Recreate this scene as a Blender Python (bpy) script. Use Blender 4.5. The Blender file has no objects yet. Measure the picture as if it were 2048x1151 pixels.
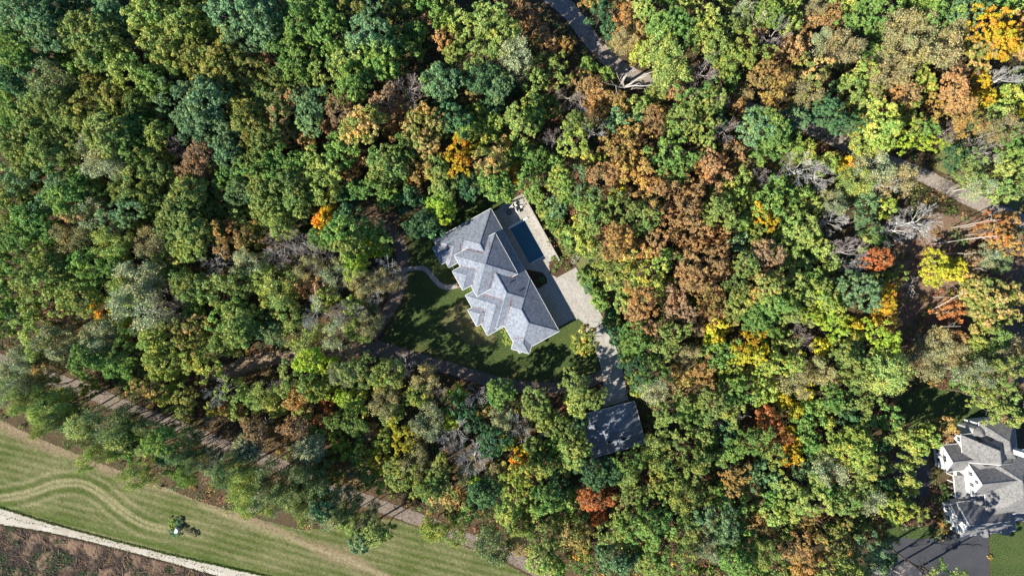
import bpy, math, random
import numpy as np
from mathutils import Vector, Matrix
from mathutils import noise as mn
R = math.radians
random.seed(7)
rng = np.random.default_rng(7)
C = bpy.context.scene.collection
SC = bpy.context.scene

# ------------------------------------------------------------------ camera, sky, sun, exposure
HC = 170.7                       # camera height above the ground (m)
cam_d = bpy.data.cameras.new('camera')
cam_d.sensor_width = 36.0
cam_d.lens = 24.0
cam_d.clip_start = 1.0
cam_d.clip_end = 3000.0
cam = bpy.data.objects.new('camera', cam_d)
cam.location = (0, 0, HC)
C.objects.link(cam)
SC.camera = cam

SUN_EL, SUN_DIR = R(38.0), (0.866, 0.50)       # direction in which shadows fall
w = bpy.data.worlds.new('World')
SC.world = w
w.use_nodes = True
nt = w.node_tree
sky = nt.nodes.new('ShaderNodeTexSky')
sky.sky_type = 'NISHITA'
sky.sun_disc = False
sky.sun_elevation = SUN_EL
az = math.atan2(-SUN_DIR[0], -SUN_DIR[1])       # azimuth of the sun from +Y, clockwise
sky.sun_rotation = az
sky.air_density = 1.0
sky.dust_density = 0.0
sky.ozone_density = 8.0
bg = nt.nodes['Background']
bg.inputs['Strength'].default_value = 0.074
nt.links.new(sky.outputs[0], bg.inputs['Color'])

sd = bpy.data.lights.new('sun', 'SUN')
sd.energy = 5.0
sd.angle = R(0.5)
sd.color = (1.0, 0.935, 0.80)
sun = bpy.data.objects.new('sun', sd)
v = Vector((SUN_DIR[0]*math.cos(SUN_EL), SUN_DIR[1]*math.cos(SUN_EL), -math.sin(SUN_EL)))
sun.rotation_euler = v.to_track_quat('-Z', 'Y').to_euler()
sun.location = (-60, -35, 120)
C.objects.link(sun)

SC.view_settings.view_transform = 'Standard'
SC.view_settings.look = 'None'
SC.view_settings.gamma = 1.0
SC.view_settings.use_curve_mapping = False
SC.view_settings.exposure = 1.0
SC.cycles.max_bounces = 5
SC.cycles.diffuse_bounces = 3
SC.cycles.glossy_bounces = 2
SC.cycles.transmission_bounces = 3
SC.cycles.transparent_max_bounces = 4

# ------------------------------------------------------------------ helpers
def P(px, py, z=0.0):
    """the point at height z that is seen at (px, py) of the 2048 x 1151 photograph"""
    k = 0.125*(HC-z)/HC
    return ((px-1024)*k, -(py-575.5)*k, z)

def setp(o, label=None, cat=None, group=None, kind=None):
    if label: o['label'] = label
    if cat: o['category'] = cat
    if group: o['group'] = group
    if kind: o['kind'] = kind
    return o

def mesh(name, verts, faces, mat=None):
    me = bpy.data.meshes.new(name)
    me.from_pydata([tuple(v) for v in verts], [], [tuple(f) for f in faces])
    if mat: me.materials.append(mat)
    me.update()
    return me

def quads(name, V, mat=None, attrs=None, n=4):
    """fast mesh of separate n-gons; V is (count, n, 3)"""
    m = V.shape[0]
    me = bpy.data.meshes.new(name)
    me.vertices.add(m*n); me.loops.add(m*n); me.polygons.add(m)
    me.vertices.foreach_set('co', V.astype(np.float32).ravel())
    me.loops.foreach_set('vertex_index', np.arange(m*n, dtype=np.int32))
    me.polygons.foreach_set('loop_start', np.arange(0, m*n, n, dtype=np.int32))
    me.polygons.foreach_set('loop_total', np.full(m, n, dtype=np.int32))
    me.update(calc_edges=True)
    for k, (typ, arr) in (attrs or {}).items():
        a = me.attributes.new(k, typ, 'FACE')
        a.data.foreach_set('value' if typ == 'FLOAT' else 'color', np.asarray(arr, dtype=np.float32).ravel())
    if mat: me.materials.append(mat)
    return me

def indexed(name, V, F, mat=None):
    """fast mesh of quads from arrays"""
    m = F.shape[0]; n = F.shape[1]
    me = bpy.data.meshes.new(name)
    me.vertices.add(len(V)); me.loops.add(m*n); me.polygons.add(m)
    me.vertices.foreach_set('co', np.asarray(V, dtype=np.float32).ravel())
    me.loops.foreach_set('vertex_index', F.astype(np.int32).ravel())
    me.polygons.foreach_set('loop_start', np.arange(0, m*n, n, dtype=np.int32))
    me.polygons.foreach_set('loop_total', np.full(m, n, dtype=np.int32))
    me.update(calc_edges=True)
    if mat: me.materials.append(mat)
    return me

def obj(name, me, parent=None, loc=(0, 0, 0)):
    o = bpy.data.objects.new(name, me)
    o.location = loc
    C.objects.link(o)
    if parent: o.parent = parent
    return o

def empty(name, loc=(0, 0, 0), rz=0):
    o = bpy.data.objects.new(name, None)
    o.location = loc
    o.rotation_euler = (0, 0, rz)
    o.empty_display_size = 0.5
    C.objects.link(o)
    return o

class MB:
    """collects simple solids in one mesh"""
    def __init__(s): s.v = []; s.f = []
    def add(s, vs, fs):
        n = len(s.v); s.v += [tuple(v) for v in vs]; s.f += [tuple(i+n for i in f) for f in fs]
    def prism(s, poly, z0, z1):
        """upright prism over a counter-clockwise polygon"""
        a = sum(poly[i-1][0]*poly[i][1]-poly[i][0]*poly[i-1][1] for i in range(len(poly)))
        if a < 0: poly = poly[::-1]
        n = len(poly)
        s.add([(x, y, z0) for x, y in poly]+[(x, y, z1) for x, y in poly],
              [tuple(range(n))[::-1], tuple(range(n, 2*n))]+[(i, (i+1) % n, n+(i+1) % n, n+i) for i in range(n)])
    def box(s, c, size, rz=0):
        cx, cy, cz = c; sx, sy, sz = size[0]/2, size[1]/2, size[2]/2
        ca, sa = math.cos(rz), math.sin(rz)
        q = [(cx+ca*x-sa*y, cy+sa*x+ca*y) for x, y in ((-sx, -sy), (sx, -sy), (sx, sy), (-sx, sy))]
        s.prism(q, cz-sz, cz+sz)
    def bar(s, a, b, wd, ht=None):
        a, b = Vector(a), Vector(b); d = (b-a).normalized(); ht = ht or wd
        up = Vector((0, 0, 1)) if abs(d.z) < .95 else Vector((1, 0, 0))
        x = d.cross(up).normalized()*wd/2; y = x.cross(d).normalized()*ht/2
        vs = [a-x-y, a+x-y, a+x+y, a-x+y, b-x-y, b+x-y, b+x+y, b-x+y]
        s.add(vs, [(0, 1, 2, 3), (7, 6, 5, 4), (0, 4, 5, 1), (1, 5, 6, 2), (2, 6, 7, 3), (3, 7, 4, 0)])
    def tube(s, pts, rad, n=6):
        base = len(s.v); k = len(pts)
        for i, p in enumerate(pts):
            p = Vector(p)
            d = (Vector(pts[min(i+1, k-1)])-Vector(pts[max(i-1, 0)])).normalized()
            up = Vector((0, 0, 1)) if abs(d.z) < .9 else Vector((1, 0, 0))
            x = d.cross(up).normalized(); y = d.cross(x)
            for j in range(n):
                a = 2*math.pi*j/n
                s.v.append(tuple(p+(x*math.cos(a)+y*math.sin(a))*rad[i]))
        for i in range(k-1):
            for j in range(n):
                a = base+i*n+j; b = base+i*n+(j+1) % n
                s.f.append((a, b, b+n, a+n))
        s.f.append(tuple(base+j for j in range(n))[::-1])
        s.f.append(tuple(base+(k-1)*n+j for j in range(n)))
    def build(s, name, mat, parent=None, loc=(0, 0, 0)):
        return obj(name, mesh(name, s.v, s.f, mat), parent, loc)

# ------------------------------------------------------------------ materials
def nmat(name, rough=0.9, spec=0.2):
    m = bpy.data.materials.new(name)
    m.use_nodes = True
    b = m.node_tree.nodes['Principled BSDF']
    b.inputs['Roughness'].default_value = rough
    b.inputs['Specular IOR Level'].default_value = spec
    return m, m.node_tree, b

def noise(nt, scale, detail=4, rough=0.6, vec=None):
    n = nt.nodes.new('ShaderNodeTexNoise')
    n.inputs['Scale'].default_value = scale
    n.inputs['Detail'].default_value = detail
    n.inputs['Roughness'].default_value = rough
    if vec is None:
        g = nt.nodes.new('ShaderNodeNewGeometry'); vec = g.outputs['Position']
    nt.links.new(vec, n.inputs['Vector'])
    return n.outputs['Fac']

def ramp(nt, fac, stops):
    r = nt.nodes.new('ShaderNodeValToRGB')
    e = r.color_ramp.elements
    while len(e) < len(stops): e.new(0.5)
    for i, (p, c) in enumerate(stops):
        e[i].position = p
        e[i].color = (*c, 1)
    nt.links.new(fac, r.inputs['Fac'])
    return r.outputs['Color']

def mix(nt, fac, a, b, mode='MIX'):
    m = nt.nodes.new('ShaderNodeMix')
    m.data_type = 'RGBA'; m.blend_type = mode
    for s, val in ((m.inputs[0], fac), (m.inputs[6], a), (m.inputs[7], b)):
        if hasattr(val, 'links') or hasattr(val, 'is_linked'): nt.links.new(val, s)
        elif isinstance(val, tuple): s.default_value = (*val, 1)
        else: s.default_value = val
    return m.outputs[2]

def bump(nt, b, h, strength=0.5, dist=0.05):
    n = nt.nodes.new('ShaderNodeBump')
    n.inputs['Strength'].default_value = strength
    n.inputs['Distance'].default_value = dist
    nt.links.new(h, n.inputs['Height'])
    nt.links.new(n.outputs[0], b.inputs['Normal'])

def spotty(name, c1, c2, c3=None, s1=0.3, s2=4.0, rough=0.92, bmp=0.4, bd=0.05, lo=.35, hi=.65, spec=.2):
    """two noises, coarse patches (c1-c2) speckled with c3"""
    m, t, b = nmat(name, rough, spec)
    col = ramp(t, noise(t, s1, 6, .65), [(lo, c1), (hi, c2)])
    fine = noise(t, s2, 3, .7)
    if c3:
        f = ramp(t, fine, [(.45, (0, 0, 0)), (.68, (1, 1, 1))])
        col = mix(t, f, col, c3)
    k = ramp(t, noise(t, s2*1.7, 2, .6), [(.25, (.72, .72, .72)), (.75, (1.25, 1.25, 1.25))])
    col = mix(t, 1.0, col, k, 'MULTIPLY')
    t.links.new(col, b.inputs['Base Color'])
    if bmp: bump(t, b, fine, bmp, bd)
    return m

M_ground = spotty('leaf_litter_soil', (.035, .030, .016), (.085, .062, .034), (.13, .085, .045), .12, 2.6, bmp=.9, bd=.15)
M_clearing = spotty('reddish_leaf_carpet', (.13, .095, .068), (.22, .155, .11), (.23, .13, .08), .25, 2.2, bmp=1, bd=.15)
M_tallgrass = spotty('rough_pale_grass', (.09, .12, .035), (.19, .17, .085), (.16, .18, .05), .2, 1.8, bmp=1, bd=.2)
M_sunlit_lawn = spotty('painted_sunlit_lawn', (.06, .085, .022), (.14, .125, .055), (.18, .15, .08), .3, 2.6, bmp=.7, bd=.08)  # lighter tan turf colour, sunlight on the lawn painted in
M_lawn = spotty('lawn_grass', (.022, .060, .012), (.060, .095, .022), (.13, .12, .05), .09, 3.0, bmp=.7, bd=.08, lo=.4, hi=.72)
M_asphalt = spotty('old_asphalt', (.16, .145, .135), (.21, .19, .17), (.15, .09, .05), .25, 2.2, bmp=.2)
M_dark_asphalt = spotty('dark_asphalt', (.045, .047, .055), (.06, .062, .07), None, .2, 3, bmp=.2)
M_lane = spotty('weathered_lane', (.25, .23, .205), (.31, .28, .255), (.20, .13, .08), .25, 1.6, bmp=.2)
M_trail = spotty('trail_paving', (.175, .155, .14), (.235, .21, .19), (.14, .09, .055), .3, 1.8, bmp=.3)
M_clay = spotty('bare_pale_soil', (.30, .22, .15), (.36, .28, .20), (.20, .13, .08), .3, 2.0, bmp=.5)
M_gravel = spotty('limestone_gravel', (.34, .30, .25), (.47, .445, .41), (.36, .33, .24), .22, 5.0, bmp=.6)
M_concrete = spotty('broom_concrete', (.355, .34, .315), (.42, .40, .375), (.29, .265, .235), .4, 1.6, bmp=.1)
M_concrete2 = spotty('broom_concrete_worn', (.33, .315, .29), (.39, .37, .345), (.28, .25, .215), .5, 1.9, bmp=.1)
M_wall_stone = spotty('cast_stone', (.42, .39, .35), (.48, .45, .41), None, .6, 5, bmp=.1)
M_mulch = spotty('dark_mulch', (.03, .02, .014), (.075, .048, .03), (.16, .09, .05), .9, 6, bmp=1, bd=.1)
M_stucco = spotty('cream_stucco', (.50, .46, .40), (.56, .52, .46), None, .5, 6, bmp=.1)
M_white = spotty('white_paint', (.70, .71, .72), (.78, .79, .80), None, .4, 5, rough=.6, bmp=0)
M_bark = spotty('brown_bark', (.075, .060, .045), (.15, .12, .10), None, 1.2, 6, bmp=.8)
M_barkgrey = spotty('grey_bark', (.46, .445, .43), (.64, .62, .60), None, 1.0, 5, bmp=.6)
M_barkwhite = spotty('bleached_wood', (.34, .31, .28), (.50, .47, .44), None, 1.0, 5, bmp=.5)
M_barkmauve = spotty('mauve_bark', (.34, .285, .27), (.50, .43, .42), None, 1.0, 5, bmp=.6)
M_barktan = spotty('tan_bark', (.38, .32, .26), (.52, .45, .38), None, 1.0, 5, bmp=.6)
M_dark = spotty('dark_metal', (.02, .022, .025), (.03, .033, .037), None, 1, 5, rough=.5, bmp=0)
M_cushion = spotty('cream_cushion', (.62, .60, .57), (.70, .68, .65), None, 1, 8, bmp=0)
M_orange = spotty('terracotta', (.45, .13, .05), (.52, .17, .07), None, 1, 6, bmp=0)
M_rock = spotty('pale_rock', (.50, .49, .47), (.70, .69, .67), None, 1.5, 6, bmp=.6)
M_debris = spotty('fallen_needles', (.23, .07, .03), (.32, .11, .05), None, 3, 9, bmp=.6)

def glass_mat():
    m, t, b = nmat('window_glass', .08, .8)
    b.inputs['Base Color'].default_value = (.018, .022, .028, 1)
    return m
M_glass = glass_mat()
def water_mat():
    m, t, b = nmat('pool_water', .12, .5)
    t.links.new(ramp(t, noise(t, .25, 4, .6), [(.35, (.026, .100, .150)), (.7, (.038, .135, .185))]), b.inputs['Base Color'])
    bump(t, b, noise(t, 1.5, 3, .5), .08, .05)
    return m
M_water = water_mat()

def shingle(name, dark, light, hue):
    """staggered asphalt shingles: streaky courses in object space"""
    m, t, b = nmat(name, .9, .15)
    g = t.nodes.new('ShaderNodeNewGeometry')
    col = ramp(t, noise(t, 2.3, 5, .75), [(.30, dark), (.70, light)])
    v = t.nodes.new('ShaderNodeTexVoronoi'); v.inputs['Scale'].default_value = 2.6
    t.links.new(g.outputs['Position'], v.inputs['Vector'])
    k = ramp(t, v.outputs['Color'], [(.2, (.78, .78, .78)), (.8, (1.2, 1.2, 1.2))])
    col = mix(t, 1.0, col, k, 'MULTIPLY')
    sep = t.nodes.new('ShaderNodeSeparateXYZ'); t.links.new(g.outputs['Position'], sep.inputs[0])
    mt = t.nodes.new('ShaderNodeMath'); mt.operation = 'MULTIPLY'; mt.inputs[1].default_value = 9.5
    t.links.new(sep.outputs['Z'], mt.inputs[0])
    fr = t.nodes.new('ShaderNodeMath'); fr.operation = 'FRACT'; t.links.new(mt.outputs[0], fr.inputs[0])
    course = ramp(t, fr.outputs[0], [(.0, (.80, .80, .80)), (.3, (1.03, 1.03, 1.03))])
    col = mix(t, .4, col, course, 'MULTIPLY')
    big = ramp(t, noise(t, .15, 3, .5), [(.3, (.92, .92, .92)), (.7, hue)])
    col = mix(t, 1.0, col, big, 'MULTIPLY')
    t.links.new(col, b.inputs['Base Color'])
    bump(t, b, fr.outputs[0], .25, .02)
    return m
M_roof = shingle('blue_grey_shingles', (.180, .205, .255), (.235, .262, .320), (1.05, 1.05, 1.05))
M_roof2 = shingle('warm_grey_shingles', (.152, .153, .158), (.215, .213, .215), (1.05, 1.04, 1.02))

def col_attr_mat(name, rough=.95, bmp=.6, bd=.1, s=2.5):
    m, t, b = nmat(name, rough, .15)
    a = t.nodes.new('ShaderNodeAttribute'); a.attribute_name = 'tone'
    k = ramp(t, noise(t, s, 5, .75), [(.25, (.42, .42, .42)), (.75, (1.18, 1.18, 1.12))])
    t.links.new(mix(t, 1.0, a.outputs['Color'], k, 'MULTIPLY'), b.inputs['Base Color'])
    bump(t, b, noise(t, s*2, 3, .7), bmp, bd)
    return m
M_field = col_attr_mat('mown_field_grass')
M_dirt = col_attr_mat('churned_earth', bmp=1, bd=.25, s=1.6)

def leafmat(name, c1, c2=None, share=0.3, dark=.52, trans=.24):
    """leaves: own colour varied leaf by leaf, sprays of a second colour, and from tree to tree"""
    KB = 2.42
    W_ = (1.06, 1.0, 1.02) if c1[0] < c1[1]*1.05 else (.94, .97, .82)
    c1 = tuple(x*KB*k for x, k in zip(c1, W_)); c2 = tuple(x*KB*k for x, k in zip(c2, W_)) if c2 else None
    m, t, b = nmat(name, .55, .25)
    a = t.nodes.new('ShaderNodeAttribute'); a.attribute_name = 'tint'
    cl = t.nodes.new('ShaderNodeAttribute'); cl.attribute_name = 'clump'
    oi = t.nodes.new('ShaderNodeObjectInfo')
    base = ramp(t, a.outputs['Fac'], [(0, tuple(x*dark for x in c1)), (1, tuple(min(.8, x*1.38) for x in c1))])
    if c2:
        ad = t.nodes.new('ShaderNodeMath'); ad.operation = 'ADD'
        t.links.new(cl.outputs['Fac'], ad.inputs[0])
        mu = t.nodes.new('ShaderNodeMath'); mu.operation = 'MULTIPLY_ADD'
        mu.inputs[1].default_value = .30; mu.inputs[2].default_value = -.15
        t.links.new(oi.outputs['Random'], mu.inputs[0])
        t.links.new(mu.outputs[0], ad.inputs[1])
        f = ramp(t, ad.outputs[0], [(max(0, 1-share-.12), (0, 0, 0)), (min(1, 1-share+.12), (1, 1, 1))])
        second = ramp(t, a.outputs['Fac'], [(0, tuple(x*.75 for x in c2)), (1, tuple(min(.85, x*1.3) for x in c2))])
        base = mix(t, f, base, second)
    hs = t.nodes.new('ShaderNodeHueSaturation')
    hm = t.nodes.new('ShaderNodeMath'); hm.operation = 'MULTIPLY_ADD'; hm.inputs[1].default_value = .018; hm.inputs[2].default_value = .494
    t.links.new(oi.outputs['Random'], hm.inputs[0]); t.links.new(hm.outputs[0], hs.inputs['Hue'])
    vm = t.nodes.new('ShaderNodeMath'); vm.operation = 'MULTIPLY'; vm.inputs[1].default_value = 7.31
    fr = t.nodes.new('ShaderNodeMath'); fr.operation = 'FRACT'
    t.links.new(oi.outputs['Random'], vm.inputs[0]); t.links.new(vm.outputs[0], fr.inputs[0])
    va = t.nodes.new('ShaderNodeMath'); va.operation = 'MULTIPLY_ADD'; va.inputs[1].default_value = .36; va.inputs[2].default_value = .82
    t.links.new(fr.outputs[0], va.inputs[0]); t.links.new(va.outputs[0], hs.inputs['Value'])
    patch = ramp(t, noise(t, .22, 3, .6), [(.32, (.80, .98, 1.0)), (.5, (1, 1, 1)), (.68, (1.25, 1.10, .85))])
    base = mix(t, 1.0, base, patch, 'MULTIPLY')
    t.links.new(base, hs.inputs['Color'])
    t.links.new(hs.outputs[0], b.inputs['Base Color'])
    tr = t.nodes.new('ShaderNodeBsdfTranslucent'); t.links.new(hs.outputs[0], tr.inputs['Color'])
    mx = t.nodes.new('ShaderNodeMixShader'); mx.inputs[0].default_value = trans
    t.links.new(b.outputs[0], mx.inputs[1]); t.links.new(tr.outputs[0], mx.inputs[2])
    t.links.new(mx.outputs[0], t.nodes['Material Output'].inputs['Surface'])
    return m

# code -> (colour words, leaf material, crown shape, bark)
KIND = {
 'G': ('mid-green',            leafmat('green_leaves', (.085, .150, .038), (.13, .19, .048), .3), 'broad', M_bark),
 'B': ('blue-green',           leafmat('blue_green_leaves', (.080, .140, .066), (.115, .18, .072), .3), 'broad', M_bark),
 'D': ('dark green',           leafmat('dark_green_leaves', (.040, .088, .040), (.06, .12, .045), .3), 'broad', M_bark),
 'O': ('olive green',          leafmat('olive_leaves', (.092, .138, .040), (.14, .165, .048), .35), 'broad', M_bark),
 'Q': ('yellowish olive',      leafmat('yellow_olive_leaves', (.115, .138, .034), (.165, .15, .045), .3), 'broad', M_bark),
 'L': ('light yellow-green',   leafmat('light_green_leaves', (.135, .185, .050), (.19, .21, .06), .3), 'broad', M_bark),
 'V': ('vivid lime green',     leafmat('lime_leaves', (.16, .235, .030), (.24, .26, .038), .25), 'broad', M_bark),
 'N': ('yellow-green',         leafmat('yellow_green_leaves', (.138, .188, .042), (.215, .21, .050), .3), 'broad', M_bark),
 'Y': ('bright yellow',        leafmat('yellow_leaves', (.31, .27, .032), (.36, .24, .035), .3), 'broad', M_bark),
 'A': ('golden orange',        leafmat('orange_leaves', (.42, .215, .022), (.42, .15, .025), .35), 'broad', M_bark),
 'E': ('green tree with tan-orange tips on a', leafmat('turning_leaves', (.13, .155, .042), (.27, .19, .075), .42), 'broad', M_bark),
 'M': ('green and pinkish-tan', leafmat('pinkish_turning_leaves', (.095, .13, .045), (.25, .165, .09), .42), 'broad', M_bark),
 'C': ('orange-brown',         leafmat('orange_brown_leaves', (.215, .130, .060), (.25, .17, .06), .3), 'broad', M_bark),
 'R': ('rust brown',           leafmat('rust_leaves', (.235, .140, .078), (.19, .11, .065), .3), 'fine', M_bark),
 'X': ('rusty red',            leafmat('red_leaves', (.25, .095, .042), (.24, .13, .055), .35), 'fine', M_bark),
 'K': ('mauve-brown',          leafmat('mauve_brown_leaves', (.185, .120, .088), (.21, .14, .085), .35), 'fine', M_barkmauve),
 'S': ('grey-green thin-leaved', leafmat('sage_leaves', (.125, .155, .080), (.19, .20, .11), .35), 'wispy', M_barkgrey),
 'T': ('straw-tan thin-leaved', leafmat('tan_leaves', (.175, .145, .088), (.18, .165, .085), .35), 'wispy', M_barktan),
 'W': ('bare grey-white',      None, 'bare', M_barkgrey),
 'P': ('bare purplish-brown',  None, 'bare', M_barkmauve),
 'Z': ('bleached dead',        None, 'dead', M_barkwhite),
 'F': ('airy light green',     leafmat('airy_green_leaves', (.125, .175, .050), (.20, .22, .06), .3), 'wispy', M_bark),
 'H': ('airy dark green',      leafmat('airy_dark_leaves', (.082, .115, .045), (.11, .14, .055), .3), 'wispy', M_bark),
}

# ------------------------------------------------------------------ tree meshes
def unit(a): return a/np.maximum(1e-6, np.linalg.norm(a, axis=-1, keepdims=True))

def fib(n, zmin, g, jit=.25):
    i = np.arange(n)+g.random()
    z = 1-(1-zmin)*(i/n)
    z = np.clip(z+g.normal(0, jit/math.sqrt(n), n), zmin, 1)
    a = i*2.399963+g.normal(0, jit, n)+g.random()*6.28
    s = np.sqrt(1-z*z)
    return np.stack([s*np.cos(a), s*np.sin(a), z], 1)

def leaves_from(cen, nor, size, g, attrs_clump, aspect=.62):
    """diamond leaves (leaf sprays) at cen, facing nor"""
    n = len(cen)
    t = unit(np.cross(nor, unit(g.normal(size=(n, 3)))))
    b = np.cross(nor, t)
    L = (size*g.uniform(.65, 1.35, n))[:, None]
    V = np.stack([cen-t*L*.5, cen-b*L*aspect*.5+t*L*.05, cen+t*L*.5, cen+b*L*aspect*.5+t*L*.05], 1)
    V[:, 0] -= nor*L*.08; V[:, 2] -= nor*L*.08
    tint = np.clip(g.normal(.5, .26, n), 0, 1)
    return V, tint, attrs_clump

def crown_broad(seed, rad, vr, nl, ncl, nlf, leaf=.40, lobe=.40, clump=.62, fr_=(.50, .80), wb=1.0):
    g = np.random.default_rng(seed)
    d = fib(nl, -.25, g, .35)
    sx, sy = g.uniform(.86, 1.1, 2)
    wob = 1+.16*wb*np.sin(np.arctan2(d[:, 1], d[:, 0])*2+g.random()*6)+.10*wb*np.sin(np.arctan2(d[:, 1], d[:, 0])*3+g.random()*6)
    fr = g.uniform(*fr_, nl)*wob
    lc = d*np.array([rad*sx, rad*sy, vr])*fr[:, None]
    lr = rad*lobe*g.uniform(.65, 1.15, nl)
    cc = []; cr = []; ct = []
    for i in range(nl):
        e = unit(g.normal(size=(ncl, 3))+d[i]*.9+np.array([0, 0, .35]))
        cc.append(lc[i]+e*lr[i]*g.uniform(.55, 1.0, (ncl, 1)))
        cr.append(clump*g.uniform(.6, 1.35, ncl))
        ct.append(np.clip(g.uniform(0, 1)*.62+g.uniform(0, .38, ncl), 0, 1))
    cc = np.concatenate(cc); cr = np.concatenate(cr); ct = np.concatenate(ct)
    m = len(cc)
    e = unit(g.normal(size=(m, nlf, 3))+unit(cc)[:, None, :]*.55+np.array([0, 0, .45]))
    pos = cc[:, None, :]+e*cr[:, None, None]*(g.uniform(.55, 1.08, (m, nlf, 1)))
    nor = unit(e+g.normal(0, .58, e.shape))
    V, tint, _ = leaves_from(pos.reshape(-1, 3), nor.reshape(-1, 3), leaf, g, None)
    return quads('crown', V, None, {'tint': ('FLOAT', tint), 'clump': ('FLOAT', np.repeat(ct, nlf))})

def crown_spray(seed, rad, vr, n_sp, nlf, leaf=.42):
    """leaves ranged along drooping outward sprays, as seen radiating from above"""
    g = np.random.default_rng(seed)
    d = fib(n_sp, -.1, g, .5)
    t = g.uniform(.35, 1.0, (n_sp, nlf, 1))
    R3 = np.array([rad, rad, vr])*(g.uniform(.8, 1.1, (n_sp, 1)))
    pos = d[:, None, :]*R3[:, None, :]*t
    pos[..., 2] -= (t[..., 0]**3)*vr*.22
    pos += g.normal(0, .16, pos.shape)*(.5+t)
    nor = unit(d[:, None, :]*.6+np.array([0, 0, .8])+g.normal(0, .45, pos.shape))
    V, tint, _ = leaves_from(pos.reshape(-1, 3), nor.reshape(-1, 3), leaf, g, None, .5)
    ct = np.clip(g.uniform(0, 1, n_sp), 0, 1)
    return quads('crown', V, None, {'tint': ('FLOAT', tint), 'clump': ('FLOAT', np.repeat(ct, nlf))})

def branch_net(seed, rad, H, vr, limbs=7, depth=3, base_r=.20, bare_h=.38, spread=1.0, splits=(4, 4, 3), tip=.014, fork=.52):
    """forking branches; returns mesh arrays of three-sided shoots and the tips"""
    g = np.random.default_rng(seed)
    V = []; F = []; tips = []
    def shoot(a, b, ra, rb, n=3):
        d = unit((b-a)[None])[0]
        up = np.array([0, 0, 1.]) if abs(d[2]) < .9 else np.array([1., 0, 0])
        x = unit(np.cross(d, up)[None])[0]; y = np.cross(d, x)
        k = len(V)
        for p, r in ((a, ra), (b, rb)):
            for j in range(n):
                an = 2*math.pi*j/n
                V.append(p+(x*math.cos(an)+y*math.sin(an))*r)
        for j in range(n):
            F.append((k+j, k+(j+1) % n, k+n+(j+1) % n, k+n+j))
    top = np.array([0, 0, H*.62])
    th = H*bare_h
    pts = [np.array([0, 0, -.3]), np.array([.08, .05, th*.6]), np.array([g.normal(0, .25), g.normal(0, .25), th]), np.array([g.normal(0, .4), g.normal(0, .4), H*.66])]
    rr = [base_r*1.35, base_r, base_r*.8, base_r*.4]
    for i in range(3): shoot(pts[i], pts[i+1], rr[i], rr[i+1], 6)
    def grow(p, d, L, r, lev):
        nseg = 2 if lev < 2 else 1
        q = p
        for s in range(nseg):
            dd = unit((d+g.normal(0, .17, 3)+np.array([0, 0, .10]))[None])[0]
            q2 = q+dd*L/nseg
            r2 = max(tip, r*(.72 if s < nseg-1 else .58))
            shoot(q, q2, r, r2, 4 if lev == 0 else 3)
            q, r, d = q2, r2, dd
            if lev < depth and s == 0 and nseg == 2:
                sd_ = unit((d+g.normal(0, .75, 3))[None])[0]
                grow(q, sd_, L*.6, r*.6, lev+1)
        if lev < depth:
            for k in range(splits[min(lev, len(splits)-1)]):
                nd = unit((d+g.normal(0, fork, 3))[None])[0]
                grow(q, nd, L*g.uniform(.5, .72), r*.72, lev+1)
        else: tips.append(q)
    for i in range(limbs):
        a = 2*math.pi*(i+g.uniform(-.3, .3))/limbs
        el = g.uniform(.25, 1.0)
        d = np.array([math.cos(a)*spread, math.sin(a)*spread, el*vr/rad*1.1]); d = unit(d[None])[0]
        z0 = g.uniform(th*.85, H*.62)
        grow(np.array([0, 0, z0]), d, rad*.50, base_r*.5, 0)
    V = np.array(V); 
    return V, np.array(F), np.array(tips)

def fit(V, rad, H, keep=.5):
    """spread the upper part of a net to the wanted radius and height"""
    rr = np.percentile(np.hypot(V[:, 0], V[:, 1]), 97)
    k = rad/rr
    V = V.copy(); V[:, :2] *= np.where(V[:, 2:3] > H*.25, k, 1.0)
    zt = V[:, 2].max(); up = V[:, 2] > H*.4
    V[up, 2] = H*.4+(V[up, 2]-H*.4)*(H*.6)/(zt-H*.4)
    return V

RREF, HREF, VREF = 5.0, 15.0, 5.0
RSM, VSM, HSM = 2.4, 2.2, 6.5
SHAPES = {}
SHAPES['broad'] = [crown_broad(100+i, RREF, VREF, 26+i % 3*5, 12, 40, leaf=.33, lobe=.37, clump=.47) for i in range(9)]
SHAPES['broad'] += [crown_broad(160+i, RREF, VREF, 34, 8, 32, leaf=.36, lobe=.30, clump=.50) for i in range(4)]
SHAPES['spray'] = [crown_spray(200+i, RREF, VREF, 240, 34) for i in range(3)]
SHAPES['fine'] = [crown_broad(230+i, RREF, VREF, 36, 9, 26, leaf=.30, lobe=.30, clump=.48) for i in range(5)]
SHAPES['ragged'] = [crown_broad(500+i, RREF, VREF, 30, 8, 34, leaf=.31, lobe=.25, clump=.44, fr_=(.35, 1.02), wb=1.7) for i in range(6)]
SHAPES['small'] = [crown_broad(260+i, RSM, VSM, 10, 7, 34, leaf=.36, lobe=.42, clump=.48) for i in range(6)]
def net_mesh(name, seed, rad, H, vr, **k):
    V, F, tips = branch_net(seed, rad, H, vr, **k)
    tv = np.concatenate([V, tips]); tv2 = fit(tv, rad, H)
    return indexed(name, tv2[:len(V)], F), tv2[len(V):]
def wispy_leaves(seed, tips, n, leaf=.37, s=.36):
    g = np.random.default_rng(seed)
    idx = g.integers(0, len(tips), n)
    pos = tips[idx]+g.normal(0, s, (n, 3))
    nor = unit(g.normal(0, .8, (n, 3))+np.array([0, 0, .8]))
    V, tint, _ = leaves_from(pos, nor, leaf, g, None, .6)
    V[..., 2] -= HREF-VREF
    ct = np.random.default_rng(seed+1).random(len(tips))[idx]
    return quads('crown', V, None, {'tint': ('FLOAT', tint), 'clump': ('FLOAT', ct)})
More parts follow.
